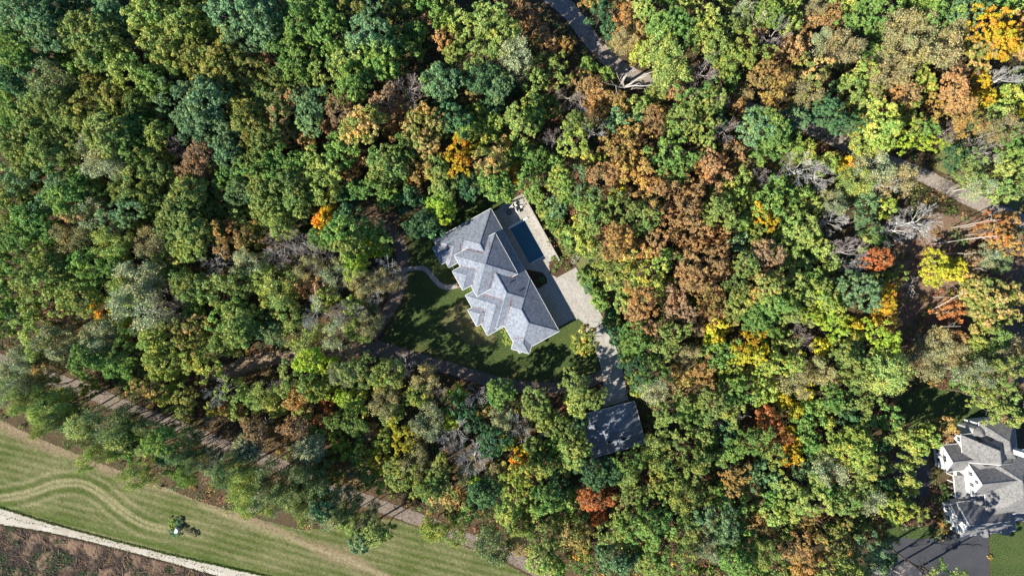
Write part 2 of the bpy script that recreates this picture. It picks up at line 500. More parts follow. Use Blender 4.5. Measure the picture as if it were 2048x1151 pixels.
# bare crowns (branches), in tree space; their trunk is the common one
SHAPES['bare'] = []
for i in range(7):
    me_, tips_ = net_mesh('branches', 300+i, RREF, HREF, VREF, limbs=8+i % 3, depth=3, splits=(4, 4, 4), base_r=.22, tip=.017, fork=.36)
    SHAPES['bare'].append(me_)
SHAPES['wispy'] = []
for i in range(6):
    me_, tips_ = net_mesh('branches', 340+i, RREF, HREF, VREF, limbs=8, depth=3, splits=(4, 3, 3), base_r=.17, tip=.018, fork=.42)
    SHAPES['wispy'].append((me_, wispy_leaves(350+i, tips_, 4800 if i % 2 else 8500)))
SHAPES['dead'] = []
for i in range(3):
    me_, tips_ = net_mesh('branches', 380+i, RREF, HREF, VREF, limbs=6, depth=2, splits=(2, 2, 2), base_r=.30, tip=.05, spread=1.6)
    SHAPES['dead'].append(me_)
def trunk_mesh(seed):
    V, F, _ = branch_net(seed, RREF, HREF, VREF, limbs=6, depth=1, splits=(3, 2), base_r=.24, tip=.04)
    V = fit(V, RREF*.8, HREF*.9)
    return indexed('trunk', V, F)
TRUNKS = [trunk_mesh(400+i) for i in range(4)]
def bole_mesh(seed, r=.26):
    g = np.random.default_rng(seed); b = MB()
    b.tube([(0, 0, -.3), (.05, .1, 2.5), (g.normal(0, .15), g.normal(0, .15), 6), (g.normal(0, .3), g.normal(0, .3), 9.9)], [r*1.4, r, r*.85, r*.55], 7)
    return mesh('trunk', b.v, b.f)
BOLES = [bole_mesh(420+i) for i in range(3)]

def inst(name, me, mat, parent, loc, scale, rz=0):
    if not me.materials: me.materials.append(mat)
    o = bpy.data.objects.new(name, me)
    C.objects.link(o)
    o.parent = parent
    o.location = loc; o.scale = scale; o.rotation_euler = (0, 0, rz)
    o.material_slots[0].link = 'OBJECT'
    o.material_slots[0].material = mat
    return o

GROUPS = {'leafy_tree': 'green broadleaf trees of the wood', 'muted_green_tree': 'blue-green and olive trees of the wood', 'autumn_tree': 'trees in autumn colour',
          'bare_tree': 'leafless trees', 'thin_tree': 'thin-leaved airy trees', 'dead_tree': 'bleached dead trees'}
def kind_name(code):
    if code in 'BDOQ': return 'muted_green_tree'  # blue-green, dark and olive crowns, grouped by colour; species unknown
    if code in 'GLV': return 'leafy_tree'
    if code in 'NYAEMCRXK': return 'autumn_tree'
    if code in 'WP': return 'bare_tree'
    if code == 'Z': return 'dead_tree'
    return 'thin_tree'

def tree(px, py, r, code, shape=None, hk=1.0, seed=None):
    """a tree whose crown shows at (px, py) with radius r (photo pixels)"""
    words, lm, sh, bark = KIND[code]
    sh = shape or sh
    g = random.Random(seed if seed is not None else int(px*31+py*17+r))
    if sh in ('broad', 'fine') and shape is None and g.random() < (.55 if (px > 1040 or py > 640) else .18): sh = 'ragged'
    rm = r*.125
    H = (10.5+1.7*rm)*hk*g.uniform(.93, 1.07)
    if rm < 3.2: H = (4.0+2.7*rm)*hk
    if 1085 < px < 1235 and 100 < py < 235: H *= .62
    elif 1540 < px < 1990 and 260 < py < 480: H *= .75
    elif 600 < px < 740 and 420 < py < 760: H *= 1.28
    elif 740 <= px < 1000 and 690 < py < 820: H *= .85
    elif 1780 < px and 400 < py < 730: H *= .62
    elif 1680 < px < 2000 and py > 1110: H *= 1.35
    elif px < 800 and py > 770+.33*px: H *= 1.32
    vr = min(.62*H, rm*1.0+.6)
    zc = H-vr
    x, y, _ = P(px, py, H-.35*vr)
    k = (HC-(H-.35*vr))/HC
    rm *= k
    name = kind_name(code)
    root = empty(name, (x, y, 0))
    rz = g.uniform(0, 6.28)
    sz = H/HREF
    if sh in ('bare', 'dead'):
        me = SHAPES[sh][g.randrange(len(SHAPES[sh]))]
        inst('branches', me, bark, root, (0, 0, 0), (rm/RREF, rm/RREF, sz), rz)
        inst('trunk', g.choice(BOLES), bark, root, (0, 0, 0), (max(.6, rm/RREF), max(.6, rm/RREF), sz*.85), rz)
    elif sh == 'wispy':
        b, lv = SHAPES['wispy'][g.randrange(len(SHAPES['wispy']))]
        inst('trunk', b, bark, root, (0, 0, 0), (rm/RREF, rm/RREF, sz), rz)
        inst('crown', lv, lm, root, (0, 0, (HREF-VREF)*sz), (rm/RREF, rm/RREF, sz), rz)
    else:
        if rm < 2.9 and sh in ('broad', 'fine', 'ragged'):
            me, rr, vv = SHAPES['small'][g.randrange(6)], RSM, VSM
        else:
            me, rr, vv = SHAPES[sh][g.randrange(len(SHAPES[sh]))], RREF, VREF
        s = 1.10*rm/rr
        inst('crown', me, lm, root, (0, 0, zc), (s*g.uniform(.94, 1.06), s*g.uniform(.94, 1.06), vr/vv), rz)
        inst('trunk', g.choice(TRUNKS), bark, root, (0, 0, 0), (max(.5, rm/RREF), max(.5, rm/RREF), sz*.92), rz+1)
    return setp(root, None, None, GROUPS[name])

# ------------------------------------------------------------------ the trees, read off the photograph in twelve windows
def win(x0, y0, s=2.952):
    return lambda rows: [(x0+r[0]/s, y0+r[1]/s, r[2]/s, *r[3:]) for r in rows]
ROWS = []
ROWS += win(0, 0)([
 (60,30,120,'B'),(290,50,100,'D'),(30,230,90,'G'),(70,330,90,'G'),(150,110,80,'B'),(240,170,115,'B'),(170,260,80,'B'),(330,110,70,'B'),
 (130,420,90,'B'),(270,470,130,'H'),(85,500,45,'L'),(30,450,80,'D'),(430,160,110,'O'),(560,150,110,'O'),(520,270,130,'O'),(620,300,90,'G'),
 (620,60,110,'B'),(830,60,130,'L'),(890,200,120,'L'),(740,210,90,'L'),(1050,140,100,'L'),(970,300,100,'L'),(1110,20,70,'Q'),
 (1400,50,160,'B'),(1450,190,110,'B'),(1140,330,110,'Q'),(1260,380,110,'Q'),(1330,250,90,'Q'),(700,390,120,'L'),(850,430,120,'G'),
 (440,410,60,'G'),(1490,320,58,'K','fine'),(1430,420,110,'Q'),(1510,500,90,'Q'),(540,520,100,'Q'),(640,560,110,'Q'),(480,640,110,'Q'),(770,590,85,'O'),
 (1060,560,130,'B'),(1190,600,140,'B'),(1120,700,110,'B'),(1270,520,80,'B'),(300,600,110,'O'),(180,650,110,'O'),(60,680,90,'G'),(370,700,100,'O'),
 (600,790,130,'O'),(520,860,90,'S'),(900,780,85,'L'),(780,730,90,'G'),(1430,660,120,'Q'),(1480,780,80,'Q'),(1300,820,110,'B'),(1340,920,90,'B'),
 (1040,870,85,'P'),(1160,900,85,'K'),(1010,1040,75,'K'),(1110,990,80,'K'),(140,780,110,'O'),(50,840,100,'O'),(230,880,110,'O'),(380,860,100,'O'),
 (590,950,120,'S'),(750,870,100,'G'),(760,1010,120,'O'),(880,980,100,'O'),(110,950,90,'O'),(190,1020,60,'Q'),(300,1080,110,'B'),(50,1050,110,'B'),
 (460,1080,100,'G'),(600,1070,60,'C'),(1270,1000,60,'O'),(1330,1040,80,'G'),(1480,960,90,'L'),(1400,1110,80,'B'),(1100,1100,90,'L'),(170,1120,45,'T'),
 (700,1110,90,'O'),(900,1110,80,'O')])
ROWS += win(510, 0)([
 (30,70,120,'B'),(60,220,80,'B'),(250,90,130,'G'),(190,230,110,'G'),(390,60,100,'G'),(420,190,120,'G'),(590,50,90,'Q'),(790,50,70,'Q'),
 (660,170,130,'B'),(820,230,85,'G'),(560,300,110,'L'),(720,330,120,'G'),(220,380,110,'G'),(410,420,110,'L'),(560,470,120,'G'),(820,390,60,'G'),
 (130,470,90,'O'),(60,560,90,'O'),(110,640,95,'M'),(210,560,80,'M'),(320,570,100,'B'),(310,690,90,'B'),(490,620,100,'K'),(760,580,95,'K'),
 (890,500,115,'P','bare'),(1090,460,125,'B'),(620,730,130,'E'),(1330,80,120,'L'),(1220,220,55,'L'),(1340,270,120,'L'),(1470,180,110,'L'),
 (1100,220,60,'R'),(1450,490,90,'B'),(1330,440,110,'D'),(1290,560,60,'C'),(960,730,110,'E'),(1050,690,90,'E'),(990,840,90,'E'),(1260,750,80,'N'),
 (1160,690,100,'D'),(1190,920,100,'A'),(1270,880,55,'A'),(1390,950,100,'E'),(1490,990,60,'E'),(960,1000,85,'C'),(930,1080,55,'C'),(300,820,65,'C'),
 (180,790,75,'M'),(500,860,110,'G'),(540,1010,75,'R'),(520,950,50,'R'),(770,950,120,'O'),(720,1040,80,'O'),(870,880,85,'G'),(390,970,110,'L'),(260,960,95,'G'),
 (50,970,120,'G'),(170,1070,110,'O'),(390,1070,110,'L'),(40,800,100,'O'),(1110,1100,85,'L'),(1250,1090,80,'D'),(1420,1080,110,'G'),(30,1090,100,'O'),
 (860,660,50,'R'),(800,760,60,'R'),(560,1110,70,'D'),(640,1110,80,'G')])
ROWS += win(1020, 0)([
 (20,300,100,'S'),(180,190,50,'R'),(330,250,48,'C'),(250,380,100,'L'),(150,460,70,'L'),(60,720,105,'L'),(130,600,60,'L'),(130,690,70,'G'),
 (340,560,80,'T','bare'),(450,490,75,'R'),(520,540,60,'R'),(420,600,70,'P'),(270,800,80,'P'),(400,830,105,'N'),(390,720,80,'O'),(500,740,85,'W'),
 (690,90,75,'C'),(780,160,60,'C'),(690,220,75,'T'),(780,310,65,'N'),(800,30,80,'L'),(950,120,110,'G'),(1050,190,90,'G'),(890,250,100,'F'),
 (950,350,120,'F'),(1170,60,100,'L'),(1210,210,110,'L'),(1120,140,60,'O'),(1330,130,90,'O'),(1440,50,90,'S'),(1450,170,75,'R'),(1320,320,105,'N'),(1440,290,95,'N'),
 (1170,385,115,'P'),(1520,420,80,'C'),(620,560,75,'C'),(660,620,60,'C'),(760,710,62,'B'),(980,530,75,'R'),(1200,580,95,'L'),(1080,560,90,'G'),
 (1060,680,110,'L'),(1160,770,90,'L'),(940,870,115,'G'),(1020,970,85,'G'),(980,1060,55,'G'),(860,690,80,'R'),(720,800,90,'C'),(640,860,90,'C'),(720,920,90,'C'),
 (1220,980,105,'R'),(1160,1020,60,'R'),(1390,1060,55,'L'),(1480,740,115,'B'),(1350,610,50,'C'),(1300,740,95,'P'),(1430,850,60,'W'),(1500,1030,65,'P'),
 (560,1040,105,'R'),(680,1000,80,'C'),(830,1060,110,'C'),(900,1090,80,'R'),(640,1130,55,'Y'),(1030,1120,75,'R'),(20,1010,60,'A'),(150,940,80,'G'),
 (300,1070,95,'N'),(420,1100,95,'B'),(520,940,45,'V'),(430,930,75,'T'),(250,950,70,'G'),(100,1080,80,'G'),(1100,940,60,'D'),(600,170,50,'D'),(540,60,70,'D'),
 (460,380,50,'G'),(590,410,40,'G'),(1030,430,70,'O'),(860,560,70,'F'),(1400,520,60,'T'),(1240,700,60,'D')])
ROWS += win(1528, 0)([
 (90,170,110,'L'),(50,60,80,'G'),(150,110,70,'L'),(290,120,50,'R'),(250,220,50,'R'),(580,100,80,'G'),(500,260,120,'T'),(400,220,80,'S'),(340,20,75,'T'),
 (680,20,90,'G'),(1060,40,100,'G'),(1200,50,90,'B'),(1400,20,60,'G'),(820,130,105,'T'),(960,150,100,'T'),(1060,250,130,'T'),(1150,180,90,'T'),(860,300,110,'T'),(760,280,70,'O'),
 (1370,140,115,'A'),(1330,250,80,'E'),(1450,210,95,'A'),(1510,120,60,'C'),(80,490,105,'C'),(40,440,60,'N'),(320,410,95,'E'),(270,550,90,'T'),(440,500,45,'B'),
 (620,420,80,'N'),(550,490,85,'O'),(780,420,110,'T'),(1160,500,90,'R'),(1180,600,90,'R'),(1310,570,75,'A'),(1220,690,90,'C'),(1040,620,75,'C'),(1190,420,75,'K'),
 (60,740,110,'G'),(120,830,100,'G'),(200,690,80,'B'),(300,840,75,'N'),(750,720,120,'N'),(660,810,100,'N'),(890,690,85,'N'),(830,800,80,'V'),(400,640,95,'D'),(440,720,60,'D'),
 (1350,870,115,'Z','bare'),(520,980,65,'A'),(660,980,110,'S'),(560,1060,90,'F'),(880,1060,105,'T'),(740,1080,90,'S'),(240,990,125,'W'),(350,1030,90,'W'),(40,1040,80,'P'),
 (120,1120,75,'G'),(1480,430,95,'W'),(1490,740,85,'L'),(1500,850,80,'G'),(1100,770,75,'P'),(1260,1000,90,'O'),(1150,920,75,'D'),(1300,1090,85,'S'),(1440,980,70,'L'),(960,520,70,'N'),(880,540,80,'R'),
 (1400,560,30,'Y'),(400,960,70,'N')])
ROWS += win(0, 380)([
 (40,40,90,'O'),(140,30,60,'G'),(250,70,80,'B'),(360,40,110,'G'),(420,120,85,'M'),(510,130,100,'S'),(160,190,120,'G'),(240,250,80,'G'),(40,160,80,'O'),(60,270,100,'G'),(690,130,110,'B'),
 (1060,60,120,'O'),(1000,170,110,'O'),(1110,220,110,'O'),(850,40,80,'O'),(1350,270,105,'C'),(380,270,100,'T'),(420,330,70,'S'),(610,310,100,'F'),(720,270,70,'S'),(870,300,105,'T'),
 (1100,330,90,'L'),(250,430,100,'L'),(110,450,100,'G'),(470,430,95,'G'),(650,450,95,'G'),(560,380,60,'D'),(930,450,75,'O'),(1230,420,105,'W'),(1440,430,100,'S'),(150,540,105,'L'),
 (300,590,110,'L'),(520,520,85,'G'),(450,640,100,'L'),(780,530,130,'S'),(700,600,100,'F'),(930,530,45,'N'),(1080,560,100,'O'),(1240,590,120,'O'),(1400,560,85,'O'),(1150,650,70,'G'),
 (580,690,65,'A'),(600,760,45,'A'),(700,830,55,'A'),(790,710,150,'S'),(700,760,70,'F'),(960,680,115,'P'),(1110,730,50,'B'),(1350,740,110,'G'),(1420,860,120,'L'),(1330,900,100,'F'),
 (150,860,115,'L'),(300,900,110,'S'),(400,770,55,'K'),(530,860,110,'S'),(290,820,60,'L'),(700,900,85,'G'),(480,1000,110,'G'),(640,1040,100,'G'),(890,900,95,'L'),
 (1080,860,120,'E'),(1180,920,80,'O'),(1190,1030,105,'N'),(930,1020,110,'N'),(1060,1000,70,'T'),(60,1040,100,'S'),(240,1080,80,'E'),(180,990,70,'H'),(370,1030,70,'P'),
 (80,740,60,'D'),(820,920,60,'H'),(1060,1090,45,'N'),(720,1100,75,'G'),(1250,820,60,'C'),(1180,820,60,'N')])
ROWS += win(400, 380)([
 (380,100,100,'L'),(460,190,90,'L'),(330,170,70,'L'),(560,60,110,'O'),(620,140,60,'O'),(740,70,75,'A','fine'),(720,160,70,'A','fine'),(785,140,40,'Y'),(820,240,110,'G'),(710,280,75,'G'),
 (860,330,100,'L'),(1030,250,95,'G'),(1060,330,60,'V'),(900,430,90,'V'),(980,330,60,'V'),(450,320,120,'P'),(560,300,110,'W'),(440,400,90,'W'),(650,400,105,'P'),(620,450,80,'T'),
 (610,570,62,'R'),(700,570,65,'K'),(800,480,90,'S'),(780,570,75,'W'),(1090,480,105,'W'),(1130,550,85,'T'),(1010,600,90,'W'),(930,540,85,'T'),(720,640,75,'L'),
 (420,600,120,'F'),(480,690,90,'L'),(340,520,80,'L'),(420,770,55,'B'),(400,890,80,'B'),(630,720,110,'W'),(850,740,100,'W'),(960,790,80,'T'),(780,850,90,'S'),(900,880,80,'F'),
 (560,890,115,'F'),(700,900,60,'T'),(620,1010,80,'V'),(710,1040,70,'V'),(520,1080,110,'O'),(900,1060,100,'O'),(1100,1090,110,'L'),(1200,1050,70,'W'),(820,1100,80,'S'),
 (1330,1110,90,'T'),(1420,90,85,'V'),(1340,90,50,'T'),(1310,190,90,'D'),(1240,40,70,'D'),(1390,200,70,'D'),(900,690,60,'N'),(960,690,60,'S')])
ROWS += win(1150, 380)([
 (80,50,95,'G'),(110,170,95,'L'),(30,200,55,'N'),(290,90,95,'O'),(430,150,85,'O'),(420,230,60,'G'),(690,90,115,'R'),(600,20,80,'R'),(870,120,105,'L'),(1130,150,75,'A'),(1060,120,60,'N'),
 (1220,50,90,'G'),(260,290,100,'C'),(340,340,70,'C'),(680,300,75,'R'),(840,390,85,'R'),(700,430,90,'R'),(800,510,110,'R'),(700,520,90,'R'),(800,630,80,'C'),(820,710,75,'R'),
 (620,690,100,'K'),(560,640,70,'R'),(400,650,95,'C'),(400,740,95,'R'),(330,690,60,'R'),(470,500,105,'N'),(540,570,60,'N'),(180,450,75,'N'),(570,390,65,'G'),(980,290,62,'B'),
 (1150,370,92,'K'),(1310,400,70,'F'),(1030,440,80,'O'),(980,560,100,'O'),(1010,660,80,'L'),(1160,560,105,'E'),(1250,520,65,'L'),(1190,680,110,'G'),(1290,690,90,'L'),(1350,240,105,'L'),
 (1240,270,70,'G'),(1470,350,60,'L'),(1350,780,95,'P'),(930,740,75,'E'),(850,800,65,'Y'),(830,880,70,'Y'),(1060,890,80,'A'),(1020,980,80,'Y'),(1100,960,50,'Y'),(1090,790,80,'G'),
 (1190,1040,95,'N'),(930,1070,75,'N'),(870,970,85,'G'),(580,880,105,'L'),(370,880,95,'G'),(460,960,60,'D'),(690,1000,80,'T'),(750,950,60,'O'),(770,1090,85,'C'),(1380,910,80,'O'),(1470,920,55,'Y'),
 (480,1080,90,'G'),(330,1070,90,'D'),(1450,1080,85,'T'),(1400,610,105,'L'),(1440,740,90,'V'),(1490,650,80,'V'),(70,880,70,'E'),(40,930,60,'N'),(250,880,60,'D'),(740,820,50,'K'),(1250,900,70,'L'),(1180,850,60,'G')])
ROWS += win(1528, 380)([
 (230,190,90,'L'),(310,290,60,'L'),(430,170,90,'L'),(620,170,80,'B'),(60,30,105,'G'),(450,60,80,'S'),(350,370,58,'L'),(190,400,70,'F'),(950,190,150,'W'),(820,230,100,'W'),
 (520,360,115,'P'),(600,420,80,'W'),(700,410,80,'X'),(1050,460,90,'Y'),(1150,470,70,'Y'),(1380,220,85,'X'),(1440,290,90,'C'),(1330,390,70,'S'),(1470,180,60,'R'),
 (590,590,110,'B'),(680,570,55,'B'),(370,600,90,'L'),(430,700,80,'N'),(420,800,85,'V'),(320,550,80,'G'),(880,565,70,'Z'),(750,770,80,'C'),(660,760,40,'A'),(540,800,60,'Y'),(530,870,65,'N'),
 (720,880,100,'V'),(760,950,60,'Y'),(1130,710,75,'X'),(1280,600,90,'E'),(1390,640,120,'E'),(1330,740,90,'E'),(1450,740,80,'E'),(1500,620,60,'E'),(1040,890,90,'T'),(1000,1010,110,'T'),(1130,990,95,'T'),(1180,880,70,'R'),
 (1380,870,110,'L'),(1470,960,100,'G'),(1330,980,90,'F'),(780,1090,130,'L','spray'),(640,1090,90,'L'),(340,1090,95,'T'),(330,1030,40,'Y'),(540,960,75,'D'),(430,1120,45,'K'),(1300,1090,95,'S'),
 (1440,1080,110,'L'),(1200,1120,60,'G'),(250,420,50,'D'),(1240,400,60,'K'),(1420,440,55,'H')])
ROWS += win(0, 761)([
 (60,30,90,'H'),(170,60,80,'F'),(60,130,90,'F'),(220,170,95,'F'),(330,100,50,'F'),(210,270,80,'F'),(310,260,80,'H'),(20,100,80,'S'),(560,280,110,'H'),(420,350,70,'H'),
 (730,320,75,'G'),(690,390,60,'G'),(560,370,50,'H'),(930,370,90,'G'),(1010,420,90,'H'),(830,320,80,'H'),(770,450,45,'G'),(860,50,100,'E'),(960,90,70,'N'),(1060,130,90,'Q'),
 (1240,90,100,'W'),(1250,165,45,'N'),(1390,70,100,'L'),(1350,180,70,'C'),(1480,300,92,'K','fine'),(1430,420,95,'S','spray'),(480,480,80,'F'),(740,590,85,'F'),(1030,590,75,'G','wispy'),(1000,520,60,'F'),
 (1310,540,90,'H'),(1410,620,85,'F'),(1400,720,95,'F'),(1190,520,90,'W'),(1100,480,60,'H'),(520,50,50,'N'),(1200,250,45,'W')])
ROWS += win(400, 761)([
 (330,90,90,'F'),(420,60,80,'G'),(430,150,70,'L'),(570,90,80,'C'),(600,180,70,'E'),(720,220,58,'X'),(745,110,48,'X'),(820,100,75,'V'),(920,140,70,'N'),(660,50,80,'N'),(1050,30,60,'N'),
 (1280,100,80,'N'),(1090,150,95,'T'),(1130,210,70,'L'),(1390,80,75,'P'),(850,240,95,'G'),(930,290,60,'O'),(1190,340,85,'Y'),(1330,260,105,'S'),(1320,350,60,'T'),(620,420,95,'S','spray'),(700,470,60,'O'),
 (550,290,90,'K'),(480,320,60,'C'),(820,390,75,'V'),(1060,480,75,'Y'),(950,430,70,'N'),(1250,490,90,'T'),(1340,580,80,'G'),(1000,310,50,'K'),(800,580,50,'Y'),(740,540,70,'O'),(1400,560,90,'L'),
 (1440,680,95,'E'),(1160,560,90,'L'),(1080,610,60,'N'),(1510,430,65,'W'),(200,680,100,'F'),(260,760,70,'F'),(370,620,110,'H'),(330,700,90,'S'),(90,560,95,'H'),(560,640,100,'H'),(700,690,100,'H'),(450,760,85,'S'),
 (600,780,85,'F'),(720,820,100,'S'),(830,780,80,'H'),(870,860,70,'F'),(950,880,60,'S'),(945,960,68,'B'),(1090,900,50,'N'),(1000,800,60,'H'),(1370,920,85,'N','wispy'),(1490,930,80,'F'),(880,530,60,'T'),
 (1300,660,50,'T'),(1480,760,60,'O')])
ROWS += win(800, 761)([
 (300,240,62,'V'),(330,80,52,'V'),(340,160,80,'D'),(450,110,78,'W'),(590,80,85,'G'),(600,220,80,'S'),(500,180,50,'E'),(800,150,95,'O'),(850,230,70,'L'),(1060,60,110,'L'),(1140,100,75,'L'),(1030,130,70,'L'),
 (1070,270,58,'B'),(1040,430,100,'L'),(1000,500,70,'L'),(940,280,75,'O'),(860,300,68,'W'),(700,300,90,'W'),(330,320,95,'W'),(280,380,80,'W'),(550,370,85,'D'),(430,480,110,'W'),(500,420,80,'W'),(710,460,65,'A'),
 (760,560,105,'N'),(680,640,90,'N'),(620,380,50,'N'),(580,560,75,'T'),(290,640,100,'E'),(330,720,60,'C'),(460,600,45,'V'),(860,720,105,'G'),(800,800,70,'L'),(940,620,75,'D'),(490,680,85,'D'),(530,760,60,'H'),
 (1130,720,80,'X'),(1240,690,55,'X'),(1180,820,50,'X'),(1370,650,100,'L'),(1290,880,100,'L'),(1400,900,105,'G'),(1480,820,90,'G'),(1330,960,70,'L'),(1010,930,80,'E'),(1090,960,80,'E'),(1050,1030,60,'C'),(700,860,80,'F'),
 (700,970,75,'T'),(550,1000,110,'H'),(860,950,90,'O'),(840,1080,90,'L'),(920,1110,70,'G'),(1260,1080,100,'B'),(1360,500,85,'G'),(1240,500,80,'D'),(1490,460,65,'N'),(180,530,95,'O'),(80,470,70,'T'),
 (380,800,75,'G'),(640,800,80,'L'),(1150,560,90,'D'),(90,600,80,'N'),(180,640,80,'G'),(1130,640,60,'R'),(400,560,60,'S'),(330,250,40,'A')])
ROWS += win(1250, 761)([
 (170,60,90,'S'),(90,30,60,'N'),(280,220,110,'L'),(380,150,70,'G'),(460,20,75,'C'),(540,140,100,'O'),(680,60,90,'G'),(640,180,80,'L'),(800,100,55,'N'),(950,110,45,'Y'),(1080,80,50,'Y'),
 (860,220,65,'X'),(995,330,55,'A'),(1000,450,62,'A'),(780,370,100,'G'),(680,400,90,'G'),(620,320,70,'D'),(200,440,90,'F'),(350,450,90,'O'),(440,530,80,'O'),(240,600,100,'N'),(60,650,90,'N'),
 (30,560,60,'N'),(350,720,95,'F'),(460,680,75,'L'),(660,590,85,'C'),(740,650,60,'T'),(800,550,75,'B'),(900,600,60,'B'),(790,680,50,'T'),(790,810,55,'C'),(540,840,105,'B'),(620,900,80,'B'),(700,880,60,'G'),
 (200,880,115,'G'),(60,900,90,'L'),(150,800,80,'G'),(390,960,95,'L'),(290,1080,100,'G'),(500,1020,80,'S'),(660,1080,100,'G'),(860,1050,80,'F'),(1060,1040,95,'C'),(1140,1110,60,'T'),(1290,960,100,'E'),
 (1330,1050,70,'E'),(1250,900,60,'L'),(1480,1070,90,'B'),(1490,890,50,'C'),(1120,720,105,'L'),(1200,650,90,'G'),(1000,670,80,'L'),(1330,720,100,'O'),(1290,370,90,'N'),(1400,420,100,'N'),(1380,330,80,'N'),
 (1450,520,80,'L'),(1200,250,48,'N'),(1180,470,75,'G'),(1090,520,75,'B'),(1250,120,80,'G'),(1440,130,80,'L'),(1240,560,100,'S'),(1440,620,90,'L'),(1480,730,90,'S'),(1040,30,90,'T'),(1330,220,70,'D'),
 (1140,190,70,'G'),(560,260,50,'W'),(700,220,55,'Z')])
ROWS += win(1760, 820, 3.476)([
 (100,60,80,'G'),(120,160,85,'L'),(60,230,60,'D'),(250,230,85,'N'),(350,190,80,'N'),(240,330,70,'L'),(180,470,85,'L'),(230,560,50,'N'),(130,720,100,'N'),(220,690,90,'N'),(60,630,80,'G'),
 (480,110,62,'C'),(475,180,50,'R'),(940,50,80,'L'),(40,1040,85,'B'),(80,930,70,'H'),(10,860,40,'C'),(850,45,40,'K'),(20,400,60,'L'),(30,520,70,'D')])
ROWS += [(2000, 800, 38, 'L'), (2030, 765, 38, 'L'), (1960, 770, 22, 'L'), (2035, 690, 38, 'L'), (1990, 725, 30, 'F'), (1780, 760, 30, 'N'), (1745, 800, 32, 'G'),
         (1800, 830, 34, 'G'), (1720, 760, 32, 'O'), (1700, 720, 30, 'L')]
ROWS = [r for r in ROWS if -30 < r[0] < 2078 and -30 < r[1] < 1181]
# windows overlap: drop a second reading of the same tree
ROWS += [(1255, 540, 22, 'N'), (1235, 560, 20, 'L'), (1272, 578, 22, 'N'), (1250, 602, 20, 'L'), (1292, 548, 22, 'T'), (1262, 508, 20, 'N'), (1215, 520, 20, 'N')]
ROWS += [(690, 1040, 30, 'H'), (706, 1062, 24, 'F'), (655, 1052, 26, 'S'), (735, 1040, 22, 'D'), (640, 1020, 26, 'D'), (600, 1005, 26, 'H'), (560, 990, 28, 'H'), (470, 975, 26, 'D'), (530, 1020, 24, 'F'), (330, 890, 26, 'D'), (390, 925, 26, 'H'), (120, 800, 28, 'H'), (250, 850, 24, 'H'),
         (1752, 1168, 44, 'W'), (1700, 1172, 44, 'L'), (1820, 1176, 40, 'P'), (1900, 1178, 40, 'O')]
_gb = random.Random(55)
for _i in range(34):
    _t = _i/33
    _x = -10+745*_t; _y = 792+.375*_x+_gb.uniform(-16, 14)
    ROWS.append((_x+_gb.uniform(-8, 8), _y, _gb.uniform(18, 28), _gb.choice('GDOOLD'), _gb.choice(['spray', 'broad', 'spray', 'fine'])))
ROWS += [(735, 1048, 24, 'H'), (702, 1040, 26, 'O', 'ragged'), (690, 1062, 22, 'O', 'spray'), (668, 1030, 24, 'G', 'ragged')]
_k = []
for r in ROWS:
    if all(math.hypot(r[0]-q[0], r[1]-q[1]) > (.62 if q[3] == r[3] else .45)*min(q[2], r[2])+4 for q in _k): _k.append(r)
ROWS = _k+[(1762, 1222, 44, 'O'), (1835, 1228, 42, 'L'), (1700, 1210, 42, 'G'), (1905, 1225, 40, 'P'), (1975, 1222, 40, 'O')]
# the wood at the right is half bare
_gc = random.Random(91)
ROWS = [(r[0], r[1], r[2], _gc.choice('WPWT'), *r[4:]) if r[0] > 1540 and r[1] < 760 and r[3] in 'GLOS' and r[2] > 18 and len(r) == 4 and _gc.random() < .28 else r for r in ROWS]
ROWS = [(r[0], r[1], r[2], _gc.choice('WP'), *r[4:]) if 480 < r[0] < 1000 and r[1] > 600 and r[3] in 'GLOST' and len(r) == 4 and _gc.random() < .12 else r for r in ROWS]
# crowns keep clear of the places where paths and paving show in the photograph
SPOTS = [(500, 725, 40), (455, 742, 26), (550, 714, 24), (1222, 166, 8), (1280, 160, 12), (1258, 150, 8), (1228, 122, 12), (1195, 85, 12), (1165, 45, 12), (1262, 150, 8), (1645, 268, 20), (1690, 288, 20), (1860, 358, 16), (1895, 375, 18), (1935, 395, 18), (1978, 414, 18), (1213, 700, 18), (1224, 740, 20),
         (1234, 788, 20), (1200, 640, 18), (1170, 560, 16), (805, 520, 9), (803, 575, 9), (775, 635, 9), (755, 665, 9), (850, 722, 9), (900, 737, 9), (350, 848, 10), (420, 880, 10), (210, 795, 10), (555, 926, 8), (700, 986, 9), (760, 1010, 9), (840, 1040, 9), (1042, 1124, 9),
         (1230, 860, 52), (700, 700, 12), (1100, 520, 14), (1125, 530, 12), (1090, 470, 14), (1062, 415, 14)]
def _push(r):
    x, y = r[0], r[1]
    for sx, sy, sr in SPOTS:
        d = math.hypot(x-sx, y-sy); need = r[2]*.95+sr
        if d < need:
            k = (need-d)/max(d, 1)
            k = min(k, 42/max(d, 1))
            x += (x-sx)*k; y += (y-sy)*k
    return (x, y, *r[2:])
ROWS = [_push(_push(r)) for r in ROWS]

